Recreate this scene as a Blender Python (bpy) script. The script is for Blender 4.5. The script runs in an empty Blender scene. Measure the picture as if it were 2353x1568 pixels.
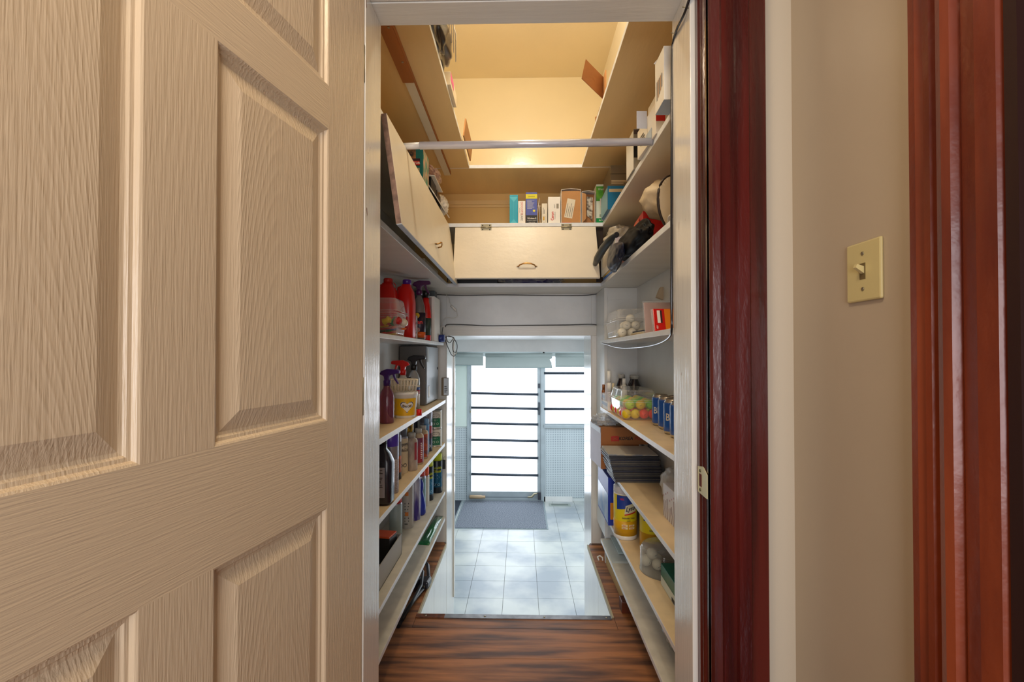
import bpy, bmesh, math, random
from mathutils import Vector, Matrix, Euler, noise
random.seed(7)
PI = math.pi
sc = bpy.context.scene
COL = sc.collection
# ------------------------------------------------------------------ camera
FPX, W, H = 1050.0, 2353.0, 1568.0
EYE = Vector((0, 0, 1.15))
YAW, PITCH = math.atan(21.5/FPX), math.radians(0.7)
SHY = (31 - FPX*math.tan(PITCH))
cam = bpy.data.cameras.new('camera'); camo = bpy.data.objects.new('camera', cam); COL.objects.link(camo)
camo.location = EYE; camo.rotation_euler = (PI/2+PITCH, 0, YAW)
cam.sensor_width = 36; cam.lens = 36*FPX/W; cam.shift_y = SHY/W; cam.clip_start = .01; cam.clip_end = 60
sc.camera = camo
RM = Euler((PI/2+PITCH, 0, YAW)).to_matrix()
def ray(px, py):
    return RM @ Vector(((px-W/2)/FPX, -(py-H/2-SHY)/FPX, -1))
def onz(px, py, z): d = ray(px, py); return EYE + d*((z-EYE.z)/d.z)
def ony(px, py, y): d = ray(px, py); return EYE + d*(y/d.y)
def onx(px, py, x): d = ray(px, py); return EYE + d*(x/d.x)
# ------------------------------------------------------------------ world, lights, exposure
wd = bpy.data.worlds.new('sky'); sc.world = wd; wd.use_nodes = True
wd.node_tree.nodes['Background'].inputs[0].default_value = (.75, .87, 1, 1)
wd.node_tree.nodes['Background'].inputs[1].default_value = 1.0
sc.view_settings.view_transform = 'Standard'; sc.view_settings.look = 'None'
sc.view_settings.exposure = 0; sc.view_settings.gamma = 1; sc.view_settings.use_curve_mapping = False
sc.cycles.max_bounces = 10; sc.cycles.diffuse_bounces = 6; sc.cycles.transparent_max_bounces = 16
sc.cycles.caustics_reflective = False; sc.cycles.caustics_refractive = False
sc.cycles.sample_clamp_indirect = 4
def light(name, kind, loc, energy, col, size=.1, rot=None, sy=None):
    l = bpy.data.lights.new(name, kind); l.energy = energy; l.color = col
    if kind == 'POINT': l.shadow_soft_size = size
    if kind == 'AREA':
        l.size = size
        if sy: l.shape = 'RECTANGLE'; l.size_y = sy
    o = bpy.data.objects.new(name, l); COL.objects.link(o); o.location = loc
    if rot: o.rotation_euler = rot
    return o
light('attic_bulb_light', 'POINT', (.0, 1.62, 2.76), 18, (1, .91, .74), .05)
light('hall_ceiling_light', 'AREA', (-.25, .15, 2.44), 13, (1, .79, .54), .35, (0, 0, 0))
light('hall_fill_light', 'AREA', (-.1, -1.6, 1.15), 41, (.93, .95, 1), 1.2, (PI/2, 0, 0), 1.2)  # unseen fill light added behind the camera to brighten the closet
light('porch_side_fill', 'AREA', (1.55, 5.0, .25), 30, (.88, .94, 1), 2.6, (0, PI/2, 0), 1.6)  # unseen side light added to brighten the porch, no window behind it
light('porch_top_fill', 'AREA', (0, 5.0, 1.15), 22, (.90, .95, 1), 1.6, (0, 0, 0), 2.0)  # unseen light added below the solid porch ceiling to brighten porch and closet
# ------------------------------------------------------------------ materials
def lin(h):
    if isinstance(h, str):
        c = [int(h[i:i+2], 16)/255 for i in (0, 2, 4)]
        return tuple(x/12.92 if x <= .04045 else ((x+.055)/1.055)**2.4 for x in c)+(1,)
    return tuple(h)+(1,)
MC = {}
def mat(n, col='808080', rough=.5, metal=0, coat=0, bump=0, bs=60, st=(1, 1, 1), var=0, vs=6, vst=None, col2=None, trans=0, alpha=1, emis=0, ecol=None, spec=.5, detail=4, rnd=0, pos=0):
    if n in MC: return MC[n]
    m = bpy.data.materials.new(n); m.use_nodes = True; MC[n] = m
    nt = m.node_tree; N = nt.nodes; L = nt.links; p = N['Principled BSDF']
    c = lin(col); p.inputs['Base Color'].default_value = c
    p.inputs['Roughness'].default_value = rough; p.inputs['Metallic'].default_value = metal
    p.inputs['Coat Weight'].default_value = coat; p.inputs['Coat Roughness'].default_value = .12
    p.inputs['Specular IOR Level'].default_value = spec
    p.inputs['Transmission Weight'].default_value = trans; p.inputs['Alpha'].default_value = alpha
    if emis: p.inputs['Emission Color'].default_value = lin(ecol or col); p.inputs['Emission Strength'].default_value = emis
    if bump or var:
        tc = N.new('ShaderNodeTexCoord')
    def nz(scale, stretch, det):
        mp = N.new('ShaderNodeMapping'); mp.inputs['Scale'].default_value = stretch
        L.new(N.new('ShaderNodeNewGeometry').outputs['Position'] if pos else tc.outputs['Object'], mp.inputs['Vector'])
        t = N.new('ShaderNodeTexNoise'); t.inputs['Scale'].default_value = scale; t.inputs['Detail'].default_value = det
        L.new(mp.outputs[0], t.inputs['Vector']); return t
    if var:
        t = nz(vs, vst or st, 5)
        r = N.new('ShaderNodeValToRGB'); c2 = lin(col2) if col2 else tuple(x*(1-var) for x in c[:3])+(1,)
        r.color_ramp.elements[0].position = .38; r.color_ramp.elements[1].position = .62
        r.color_ramp.elements[0].color = c2; r.color_ramp.elements[1].color = c
        L.new(t.outputs[0], r.inputs[0]); src = r.outputs[0]
        if rnd:
            oi = N.new('ShaderNodeObjectInfo'); mr = N.new('ShaderNodeMapRange')
            mr.inputs[3].default_value = 1-rnd; mr.inputs[4].default_value = 1+rnd
            L.new(oi.outputs['Random'], mr.inputs[0])
            hs = N.new('ShaderNodeHueSaturation'); L.new(mr.outputs[0], hs.inputs['Value']); L.new(src, hs.inputs['Color']); src = hs.outputs[0]
        L.new(src, p.inputs['Base Color'])
    if bump:
        t = nz(bs, st, detail); b = N.new('ShaderNodeBump'); b.inputs['Strength'].default_value = bump; b.inputs['Distance'].default_value = .002
        L.new(t.outputs[0], b.inputs['Height']); L.new(b.outputs[0], p.inputs['Normal'])
        if coat: L.new(b.outputs[0], p.inputs['Coat Normal'])
    return m
white_v = mat('white_paint_vertical', 'e2dfd8', .22, bump=.35, bs=40, st=(3, 3, .25), var=.06, vs=9, vst=(1, 1, .3), coat=.6)
white_h = mat('white_paint_boards', 'dedbd3', .32, bump=.35, bs=40, st=(.25, 2, 3), var=.07, vs=7)
white_g = mat('grey_white_paint', 'dfe0de', .35, bump=.3, bs=30, var=.1, vs=5)
cream = mat('cream_wall_paint', 'e6dcc4', .42, bump=.2, bs=60, var=.04, vs=3)
cream_gloss = mat('glossy_cream_paint', 'e6d9b8', .2, bump=.12, bs=60, var=.03, vs=3)
flap_p = mat('cream_door_paint', 'ece0ca', .35, bump=.45, bs=25, st=(1, 1, 1.5), var=.05, vs=6)
shelf_tan = mat('tan_shelf_top', 'e8cfa6', .4, bump=.15, bs=90, var=.09, vs=14)
shelf_grey = mat('worn_grey_shelf_top', 'd6cfbf', .45, bump=.2, bs=70, var=.13, vs=16)
edge_w = mat('white_shelf_edge', 'e8ebee', .3, bump=.3, bs=60, var=.06, vs=30)
mahog = mat('mahogany_varnish', '521410', .25, coat=.35, bump=.35, bs=55, st=(2, 2, .5), var=.5, vs=9, vst=(3, 3, .12), col2='33090a')
mahog_o = mat('mahogany_worn', '82381b', .36, coat=.12, bump=1, bs=24, st=(1, 1, .8), var=.5, vs=7, vst=(2, 2, .25), col2='5c2012')
plaster = mat('glossy_taupe_plaster', 'b9aa95', .3, bump=.55, bs=7, st=(1, 1, .8), var=.05, vs=3, detail=8)
plaster2 = mat('hall_wall_paint', 'c4b9a6', .35, bump=.15, bs=14, st=(1, 1, .3))
plank_m = mat('walnut_laminate', 'ac7040', .5, bump=.15, bs=30, st=(.5, 6, 1), var=.5, vs=7, vst=(.35, 3.5, 1), col2='56341e', rnd=.15, pos=1)
sub_m = mat('subfloor_dark', '2b1c14', .8)
tile_m = mat('vinyl_tile', 'c3c7c2', .3, bump=.08, bs=30, var=.12, vs=2.2, col2='969fa6', rnd=.04, pos=1)
grout_m = mat('tile_joint', '6f736f', .8)
steel = mat('brushed_steel', '9a989a', .3, metal=.9, bump=.2, bs=60, var=.3, vs=20)
rust = mat('rusty_steel', '7b4526', .6, metal=.4, var=.5, vs=60)
brass = mat('brass', 'b98a4a', .28, metal=1)
nickel = mat('old_nickel', 'a79f86', .4, metal=.8)
black_p = mat('black_plastic', '0d0d10', .35)
black_c = mat('black_cable', '16161a', .3)
cable_w = mat('white_cable', 'd8d6cc', .4)
wood_raw = mat('orange_pine', 'b06a2c', .5, bump=.2, bs=30, st=(3, .3, 1), var=.2, vs=8)
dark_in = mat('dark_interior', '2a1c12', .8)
white_pl = mat('white_plastic', 'e9e6df', .35)
aqua_pl = mat('porch_wall_white', 'ccd3d3', .4, bump=.15, bs=20)
blue_tr = mat('blue_grey_metal_trim', 'a9b4b9', .35, metal=.2, var=.1, vs=10)
bar_m = mat('dark_bar_metal', '3a424c', .35, metal=.4)
red_pl = mat('red_plastic', 'd0140c', .3)
purple_pl = mat('purple_plastic', '50208a', .3)
grey_pl = mat('grey_plastic', '6e6a66', .3)
cardb = mat('cardboard', 'b98550', .7, bump=.1, bs=80, var=.06, vs=20)
cardb_d = mat('brown_cardboard', '9a6638', .7, bump=.1, bs=80, var=.08, vs=20)
paper_w = mat('white_carton', 'ece8e0', .5)
paper_g = mat('grey_print', '8d8a86', .6)
ink = mat('black_ink', '1a1a1c', .5)
redink = mat('red_ink', 'c8241c', .5)
glassy = None
def clear_mat(n, tint='ffffff', alpha=.22, rough=.06):
    if n in MC: return MC[n]
    m = bpy.data.materials.new(n); m.use_nodes = True; MC[n] = m
    nt = m.node_tree; N = nt.nodes; L = nt.links; out = N['Material Output']; p = N['Principled BSDF']
    p.inputs['Base Color'].default_value = lin(tint); p.inputs['Roughness'].default_value = rough
    p.inputs['Coat Weight'].default_value = 1; p.inputs['Coat Roughness'].default_value = .03
    t = N.new('ShaderNodeBsdfTransparent'); t.inputs[0].default_value = lin(tint); mx = N.new('ShaderNodeMixShader')
    fr = N.new('ShaderNodeLayerWeight'); fr.inputs[0].default_value = .35
    mr = N.new('ShaderNodeMapRange'); mr.inputs[3].default_value = alpha*.3; mr.inputs[4].default_value = min(1, alpha*.5+.6)
    L.new(fr.outputs['Facing'], mr.inputs[0]); L.new(mr.outputs[0], mx.inputs[0])
    L.new(t.outputs[0], mx.inputs[1]); L.new(p.outputs[0], mx.inputs[2]); L.new(mx.outputs[0], out.inputs[0])
    return m
clearp = clear_mat('clear_plastic')
smokep = clear_mat('cloudy_plastic_film', 'e8e4dc', .55, .2)
# ------------------------------------------------------------------ mesh helpers
class MB:
    def __init__(s): s.v = []; s.f = []; s.m = []; s.sm = []
    def add(s, vs, fs, mi=0, smooth=False):
        b = len(s.v); s.v += [tuple(v) for v in vs]
        for f in fs: s.f.append([b+i for i in f]); s.m.append(mi); s.sm.append(smooth)
        return s
    def box(s, x0, x1, y0, y1, z0, z1, mi=0, top=None, front=None):
        vs = [(x0,y0,z0),(x1,y0,z0),(x1,y1,z0),(x0,y1,z0),(x0,y0,z1),(x1,y0,z1),(x1,y1,z1),(x0,y1,z1)]
        fs = [(0,3,2,1),(4,5,6,7),(0,1,5,4),(1,2,6,5),(2,3,7,6),(3,0,4,7)]
        for k, f in enumerate(fs): s.add([vs[i] for i in f], [(0,1,2,3)], top if (k == 1 and top is not None) else mi)
        return s
    def hull8(s, vs, mi=0):
        for f in [(0,3,2,1),(4,5,6,7),(0,1,5,4),(1,2,6,5),(2,3,7,6),(3,0,4,7)]: s.add([vs[i] for i in f], [(0,1,2,3)], mi)
        return s
    def lathe(s, prof, seg=24, mi=0, c=(0,0,0), sx=1, sy=1, smooth=True):
        vs = []; n = len(prof)
        for r, z in prof:
            for k in range(seg):
                a = 2*PI*k/seg; vs.append((c[0]+r*sx*math.cos(a), c[1]+r*sy*math.sin(a), c[2]+z))
        fs = [(i*seg+k, i*seg+(k+1)%seg, (i+1)*seg+(k+1)%seg, (i+1)*seg+k) for i in range(n-1) for k in range(seg)]
        s.add(vs, fs, mi, smooth)
        b = len(s.v)-len(vs)
        if prof[0][0] > 1e-5: s.f.append([b+k for k in reversed(range(seg))]); s.m.append(mi); s.sm.append(False)
        if prof[-1][0] > 1e-5: s.f.append([b+(n-1)*seg+k for k in range(seg)]); s.m.append(mi); s.sm.append(False)
        return s
    def tube(s, pts, r, seg=8, mi=0, closed=False):
        pts = [Vector(p) for p in pts]; n = len(pts); vs = []; up = Vector((.13, .27, .95)).normalized()
        for i, p in enumerate(pts):
            a = pts[i-1] if (i or closed) else pts[0]; b = pts[(i+1) % n] if (i < n-1 or closed) else pts[-1]
            t = (b-a).normalized(); u = t.cross(up)
            if u.length < .15: u = t.cross(Vector((1, 0, 0)))
            u.normalize(); w = t.cross(u); rr = r[i] if isinstance(r, (list, tuple)) else r
            for k in range(seg):
                an = 2*PI*k/seg; vs.append(p+u*rr*math.cos(an)+w*rr*math.sin(an))
        m_ = n if closed else n-1
        fs = [(i*seg+k, i*seg+(k+1) % seg, ((i+1) % n)*seg+(k+1) % seg, ((i+1) % n)*seg+k) for i in range(m_) for k in range(seg)]
        b = len(s.v); s.add(vs, fs, mi, True)
        if not closed:
            s.f.append([b+k for k in reversed(range(seg))]); s.m.append(mi); s.sm.append(False)
            s.f.append([b+(n-1)*seg+k for k in range(seg)]); s.m.append(mi); s.sm.append(False)
        return s
    def prism(s, poly, axis, a, b, mi=0):
        # poly: 2D points, extruded along axis ('x','y','z') from a to b
        def P(p, t): return {'x': (t, p[0], p[1]), 'y': (p[0], t, p[1]), 'z': (p[0], p[1], t)}[axis]
        n = len(poly); vs = [P(p, a) for p in poly]+[P(p, b) for p in poly]
        s.add(vs, [(i, (i+1) % n, n+(i+1) % n, n+i) for i in range(n)]+[tuple(reversed(range(n))), tuple(range(n, 2*n))], mi); return s
    def blob(s, c, rad, amp=.25, fr=3., sub=4, seed=0, mi=0, ridge=True, floor=None, smooth=True):
        bm = bmesh.new(); bmesh.ops.create_icosphere(bm, subdivisions=sub, radius=1)
        vs = []
        for v in bm.verts:
            n = v.co.normalized(); q = n*fr+Vector((seed*3.1, seed*1.7, seed))
            h = noise.noise(q); h2 = noise.noise(q*2.3+Vector((9, 2, 4)))
            if ridge: h = .5-abs(h)*2.0; h2 = .4-abs(h2)*1.6
            k = 1+amp*(h+.5*h2); p = Vector((n.x*rad[0]*k, n.y*rad[1]*k, n.z*rad[2]*k))
            if floor is not None: p.z = max(p.z, floor)
            vs.append(p+Vector(c))
        bm.verts.index_update()
        s.add(vs, [[v.index for v in f.verts] for f in bm.faces], mi, smooth); bm.free(); return s
    def build(s, name, mats, parent=None, loc=None, rot=None, bevel=0, solid=0):
        me = bpy.data.meshes.new(name); me.from_pydata(s.v, [], s.f)
        for mm in (mats if isinstance(mats, (list, tuple)) else [mats]): me.materials.append(mm)
        me.polygons.foreach_set('material_index', s.m); me.polygons.foreach_set('use_smooth', s.sm)
        bm = bmesh.new(); bm.from_mesh(me); bmesh.ops.remove_doubles(bm, verts=bm.verts, dist=1e-6)
        bmesh.ops.recalc_face_normals(bm, faces=bm.faces); bm.to_mesh(me); bm.free(); me.update()
        o = bpy.data.objects.new(name, me); COL.objects.link(o)
        if parent: o.parent = parent
        if loc is not None: o.location = loc
        if rot is not None: o.rotation_euler = rot
        if bevel:
            b = o.modifiers.new('bevel', 'BEVEL'); b.width = bevel; b.segments = 2; b.limit_method = 'ANGLE'; b.angle_limit = .7
        if solid:
            b = o.modifiers.new('solid', 'SOLIDIFY'); b.thickness = solid
        return o
def tag(o, label=None, cat=None, group=None, kind=None):
    if label: o['label'] = label
    if cat: o['category'] = cat
    if group: o['group'] = group
    if kind: o['kind'] = kind
    return o
def thing(name, label, cat, loc=(0, 0, 0), rz=0, group=None):
    o = bpy.data.objects.new(name, None); COL.objects.link(o); o.empty_display_size = .05
    o.location = loc; o.rotation_euler = (0, 0, rz); return tag(o, label, cat, group)
def struct(name, mb, m, parent=None, **k):
    o = mb.build(name, m, parent, **k)
    if not parent: o['kind'] = 'structure'
    return o
def B(*a, **k): return MB().box(*a, **k)
def dup(root, loc=None, rz=None, label=None, group=None):
    r = root.copy(); COL.objects.link(r)
    if loc is not None: r.location = loc
    if rz is not None: r.rotation_euler = (0, 0, rz)
    if label: r['label'] = label
    if group: r['group'] = group
    for ch in root.children:
        c = ch.copy(); COL.objects.link(c); c.parent = r
        for g in ch.children:
            d = g.copy(); COL.objects.link(d); d.parent = c
    return r
# text
TC = {}
def glyphs(s, b=0):
    if (s, b) not in TC:
        cu = bpy.data.curves.new('t', 'FONT'); cu.body = s; cu.align_x = 'CENTER'; cu.align_y = 'CENTER'; cu.resolution_u = 2; cu.size = 1; cu.offset = b
        o = bpy.data.objects.new('t', cu); COL.objects.link(o); dg = bpy.context.evaluated_depsgraph_get(); dg.update()
        me = bpy.data.meshes.new_from_object(o.evaluated_get(dg))
        TC[(s, b)] = ([v.co.copy() for v in me.vertices], [list(p.vertices) for p in me.polygons])
        bpy.data.objects.remove(o); bpy.data.curves.remove(cu); bpy.data.meshes.remove(me)
    return TC[(s, b)]
def text(s, m, parent, fn, size, sx=1, name='lettering', shear=0, bold=0):
    vs, fs = glyphs(s, bold*.7); mb = MB()
    mb.add([fn((v.x*sx+v.y*shear)*size, v.y*size) for v in vs], fs)
    me = bpy.data.meshes.new(name); me.from_pydata(mb.v, [], mb.f); me.materials.append(m); o = bpy.data.objects.new(name, me)
    COL.objects.link(o); o.parent = parent; return o
def front(cx, y, cz): return lambda u, v: (cx+u, y-.0007, cz+v)            # print on a face looking along -y
def frontv(cx, y, cz): return lambda u, v: (cx-v, y-.0007, cz+u)           # same, reading upwards
def frontd(cx, y, cz): return lambda u, v: (cx+v, y-.0007, cz-u)           # same, reading downwards
def sideL(x, cy, cz): return lambda u, v: (x-.0007, cy-u, cz+v)            # print on a face looking along -x
def sideR(x, cy, cz): return lambda u, v: (x+.0007, cy+u, cz+v)            # print on a face looking along +x
def wrap(r, cz, a0=0): return lambda u, v: ((r+.0006)*math.sin(a0+u/r), -(r+.0006)*math.cos(a0+u/r), cz+v)
def patch(fn, u0, u1, v0, v1, m, parent, name='printed_panel', n=1):
    mb = MB(); us = [u0+(u1-u0)*i/n for i in range(n+1)]
    def q(u, v):
        return fn(u, v)
    for a, b in zip(us, us[1:]): mb.add([q(a, v0), q(b, v0), q(b, v1), q(a, v1)], [(0, 1, 2, 3)], 0, n > 1)
    return mb.build(name, m, parent)
def quadpatch(fn, q, m, parent, name='label', n=10):
    mb = MB(); L = lambda a, b, t: (a[0]+(b[0]-a[0])*t, a[1]+(b[1]-a[1])*t)
    for i in range(n):
        a, b = i/n, (i+1)/n; mb.add([fn(*L(q[0], q[1], a)), fn(*L(q[0], q[1], b)), fn(*L(q[3], q[2], b)), fn(*L(q[3], q[2], a))], [(0, 1, 2, 3)], 0, True)
    return mb.build(name, m, parent)
def lines(fn, u0, u1, v0, v1, k, m, parent, name='small_print', seed=1):
    rr = random.Random(seed); mb = MB(); h = (v1-v0)/k
    for i in range(k):
        e = u0+(u1-u0)*rr.uniform(.6, 1); z = v0+h*i
        q = [fn(u0, z), fn(e, z), fn(e, z+h*.45), fn(u0, z+h*.45)]; mb.add(q, [(0, 1, 2, 3)])
    return mb.build(name, m, parent)
#==================================================================== SETTING
YW = 2.82                       # far closet wall
XL, XR = -.66, .64              # closet side walls
HL, HR = -.457, .40             # stair opening
# ---- floors
struct('floor', B(-1.7, .62, -1.9, 1.2, -.2, -.008).box(XL, XR, 1.2, 1.985, -.2, -.008).box(XL-.02, HL-.0215, 2.02, YW, -.2, -.008).box(HR+.0215, XR+.02, 2.02, YW, -.2, -.008), sub_m)
flo = bpy.data.objects['floor']
ys = [1.93-.19*k for k in range(0, 20)]
def plank(x0, x1, y0, y1): return B(x0+.0007, x1-.0007, y0+.0009, y1-.0009, -.008, 0).build('plank', plank_m, flo, bevel=.0008)
for k, y in enumerate(ys):
    xa, xb = (XL, XR) if y-.19 > 1.2 else (-1.7, .6) if y < 1.2 else (XL, XR)
    if y-.19 < 1.2 < y:
        xa, xb = -.375, .398
    xs = [xa]+sorted({x for x in [(-1.2+.62*(k % 3)), (.1+.37*(k % 2))] if xa+.1 < x < xb-.1} if k > 4 else ({.62*(k % 3)-.75} if xa+.1 < .62*(k % 3)-.75 < xb-.1 and k not in (0, 1) else set()))+[xb]
    for a, b in zip(xs, xs[1:]): plank(a, b, y-.19, y)
plank(XL, HL-.004, 1.93, 2.12); plank(HR+.004, XR, 1.93, 2.12); B(HL-.003, HR+.003, 1.931, 2.012, -.008, 0).build('plank', plank_m, flo)
for y in (2.12, 2.31, 2.50, 2.69):
    y1 = min(y+.19, YW)
    if y1 < YW:
        plank(XL, HL-.004, y, y1); plank(HR+.004, XR, y, y1)
    else:
        for s in (-1, 1):
            e = HL-.004 if s < 0 else HR+.004; w = XL if s < 0 else XR; t = [(w, y+.001)]+[(e, y+.001), (e, y1-.045), (e+s*.012, y1-.014), (e+s*.045, y1-.001)]+[(w, y1-.001)]
            MB().prism(t if s < 0 else t, 'z', -.008, 0).build('plank', plank_m, flo, bevel=.0008)
struct('trim_1', B(HL-.004, HL+.003, 2.02, 2.78, -.02, .002), mat('yellowed_edge', 'b9ab88', .5))
struct('trim_2', B(HR-.003, HR+.004, 2.02, 2.78, -.02, .002), MC['yellowed_edge'])
no = thing('stair_nosing', 'long steel nosing strip screwed on the wood floor edge above the stairs', 'nosing', (0, 2.02, 0))
MB().prism([(-.022, .0), (-.022, .003), (.006, .004), (.008, -.02), (.006, -.02), (.004, 0)], 'x', HL+.01, HR-.01).build('strip', steel, no)
MB().prism([(-.0222, .0002), (-.0222, .0032), (.0062, .0042), (.0082, -.02), (.0062, -.02), (.004, 0)], 'x', HL-.006, HL+.12).build('rusty_end', rust, no)
for x in (-.42, -.16, .1, .37): MB().lathe([(.0045, 0), (.004, .0015), (0, .002)], 10, c=(x, -.008, .0032)).build('screw', nickel, no)
# stairs
st = MB()
for k in range(4): st.box(HL+.012, HR-.002, 2.022 if k == 0 else 2.022+.2*k, 2.022+.2*(k+1), -.98, -.196*(k+1))
struct('stairs', st, white_h)
# porch floor, tiles
struct('floor', B(-1.6, 1.7, 2.9, 6.9, -1.1, -.984), grout_m)
flo2 = bpy.data.objects['floor.001']
TZ = -.98; TS = .305; x0t = ony(1153, 1407, 3.74).x
tv = B(.0016, TS-.0016, .0016, TS-.0016, -.004, 0)
t0 = None
for i in range(-4, 6):
    for j in range(0, 12):
        x, y = x0t+i*TS, 3.1+j*TS
        if x < -1.6 or x > 1.45: continue
        if t0 is None: t0 = tv.build('tile', tile_m, flo2); o = t0
        else: o = t0.copy(); COL.objects.link(o)
        o.location = (x, y, TZ+random.uniform(-.0004, .0004))
# ---- closet walls
warm_p = mat('warm_tinted_paint', 'ecc67e', .45, bump=.2, bs=50, var=.07, vs=3)  # same cream paint; warm shade between the upper shelves put into its colour
struct('wall_left', B(XL-.1, XL, 1.2, YW, -.1, 1.85), white_g)
struct('wall_left', B(XL-.1, XL, 1.2, YW, 1.85, 2.17), warm_p)
struct('wall_right', B(XR, XR+.1, 1.2, YW, -.1, 1.53), white_g)
struct('wall_right', B(XR, XR+.1, 1.2, YW, 1.53, 2.17), warm_p)
struct('wall_left', B(-.76, -.50, 1.2, YW+.1, 2.17, 2.95), cream)
struct('wall_right', B(.50, .74, 1.2, YW+.1, 2.17, 2.95), cream)
struct('trim_3', B(.465, .50, 1.3, 1.95, 2.17, 2.87), cream)
struct('ceiling', B(-.76, .74, 1.05, YW+.1, 2.87, 2.97), cream)
struct('wall_far', B(XL-.1, XR+.1, YW, YW+.1, 2.155, 2.9), cream_gloss)
struct('wall_far', B(XL-.1, XR+.1, YW, YW+.1, 1.54, 2.155), warm_p)
OL, OR, OT = -.457, .424, 1.265
struct('wall_far', B(XL-.1, OL-.006, YW, 3.08, -1, 1.54).box(OR+.006, XR+.1, YW, 3.08, -1, 1.54).box(OL-.0055, OR+.0055, YW+.0003, 3.08, OT, 1.5395), white_g)
struct('trim_4', B(OL-.065, OL-.006, YW-.018, YW-.001, 0, OT+.0), white_v, bevel=.002)
struct('trim_5', B(OR+.006, OR+.065, YW-.018, YW-.001, 0, OT+.0), white_v, bevel=.002)
struct('trim_6', B(OL-.06, OR+.065, YW-.02, YW, OT, OT+.062), white_h, bevel=.002)
struct('trim_7', B(OL-.005, OL+.0, YW-.021, 3.1, -.98, OT).box(OL+.0005, OL+.008, 3.06, 3.101, -.47, OT-.002), white_v)
struct('trim_8', B(OR, OR+.005, YW-.021, 3.1, -.98, OT), white_v)
struct('trim_9', B(XL, XR, YW-.012, YW, 2.06, 2.075).box(XL, XR, YW-.02, YW, 2.075, 2.10), mat('yellow_trim', 'e8c88c', .4))  # trim in a yellow close to the wall band around it
# stair side walls under the floor
ssL = MB(); ssR = MB()
for k, (a, b) in enumerate([(2.021, 2.4), (2.403, 2.798)]):
    ssL.box(HL-.02, HL-.0005, a, min(b, 2.798), -1, -.0205); ssR.box(HR+.0005, HR+.02, a, min(b, 2.798), -1, -.0205)
struct('wall_stair_left', ssL, white_v); struct('wall_stair_right', ssR, white_v)
struct('wall_stair_near', B(HL-.02, HR+.02, 1.99, 2.018, -1, -.021), white_g)
# niche post on the right
struct('trim_10', B(.462, XR, 2.54, 2.56, .0, 1.52, 0), white_g); struct('trim_11', B(.458, .476, 2.53, YW-.02, .147, 1.52), white_g)
struct('trim_12', B(.478, .49, 2.538, 2.54, .86, 1.47).box(.478, .62, 2.536, 2.54, 1.455, 1.465), white_g)
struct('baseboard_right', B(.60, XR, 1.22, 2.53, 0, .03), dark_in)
# ---- front wall and door lining
struct('wall_front', B(-1.7, -.43, 1.02, 1.2, 0, 2.95).box(.43, .72, 1.02, 1.2, 0, 2.95).box(-.43, .43, 1.02, 1.2, 2.10, 2.95), plaster2)
struct('trim_13', B(-.43, -.375, 1.085, 1.205, 0, 2.03), white_v, bevel=.002)
struct('trim_14', B(.398, .43, 1.078, 1.205, 0, 2.03), white_v, bevel=.002)
struct('trim_15', B(-.43, .43, 1.05, 1.125, 2.032, 2.1).box(-.43, .43, 1.127, 1.205, 2.03, 2.1), white_h, bevel=.0015)
struct('trim_16', B(-.55, -.425, 1.0, 1.02, 0, 2.1), white_v)
# mahogany lining (right) with mouldings
mj = MB().prism([(.43, 1.078), (.4095, 1.078), (.4095, 1.062), (.4135, 1.058), (.4135, 1.048), (.408, 1.043), (.406, 1.036), (.408, 1.029), (.414, 1.025), (.414, 1.017), (.409, 1.012), (.409, 1.002), (.43, .998)], 'z', 0, 2.1)
struct('trim_17', mj, mahog)
cp = [(.409, 1.02), (.409, 1.0), (.414, .995), (.43, .993), (.436, .997), (.462, .997), (.466, .99), (.49, .988), (.494, .992), (.528, .992), (.532, .998), (.532, 1.02)]
struct('trim_18', MB().prism(cp, 'z', 0, 2.2), mahog)
struct('trim_19', B(-.55, .532, .992, 1.02, 2.1, 2.22), mahog)
sp = thing('strike_plate', 'pale metal strike plate on the dark red door frame', 'strike plate', (.4085, 1.04, .865))
MB().prism([(-.028, -.032), (.024, -.03), (.024, .028), (-.006, .034), (-.028, .02)], 'x', -.0025, -.0005).build('plate', mat('cream_metal', 'd9d2a8', .3, metal=.4), sp)
B(-.0032, -.0024, .002, .014, -.014, .014).build('bolt_hole', mat('rust_hole', '5a1d0c', .7), sp)
for z in (-.022, .021): MB().lathe([(.004, 0), (.003, .002)], 10).build('screw', mat('dull_screw', '5b573f', .5, metal=.6), sp, loc=(-.0018, .01, z), rot=(0, -PI/2, 0))
# hall shell
struct('wall_hall_right', B(.60, .72, .56, 1.02, 0, 2.5).box(.60, .72, -1.9, -.4, 0, 2.5).box(.60, .72, -.4, .56, 2.1, 2.5), plaster)
struct('wall_hall_left', B(-1.8, -1.7, -1.9, 1.2, 0, 2.5), plaster2)
struct('wall_hall_back', B(-1.8, .72, -2.0, -1.9, 0, 2.5), plaster2)
struct('ceiling', B(-1.8, .72, -2.0, 1.02, 2.5, 2.6), mat('ceiling_white', 'd8d2c4', .6))
cs = [(.60, .692), (.578, .690), (.575, .676), (.580, .664), (.573, .660), (.573, .650), (.582, .645), (.579, .640), (.568, .634), (.563, .622), (.566, .612), (.576, .607), (.572, .602), (.567, .580), (.569, .556), (.580, .550), (.60, .550)]
struct('trim_20', MB().prism(cs, 'z', 0, 2.25), mahog_o)
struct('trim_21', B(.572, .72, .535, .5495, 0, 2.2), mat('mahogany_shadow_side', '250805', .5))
struct('door_3', B(.69, .72, -.4, .54, 0, 2.1), mahog)
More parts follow.
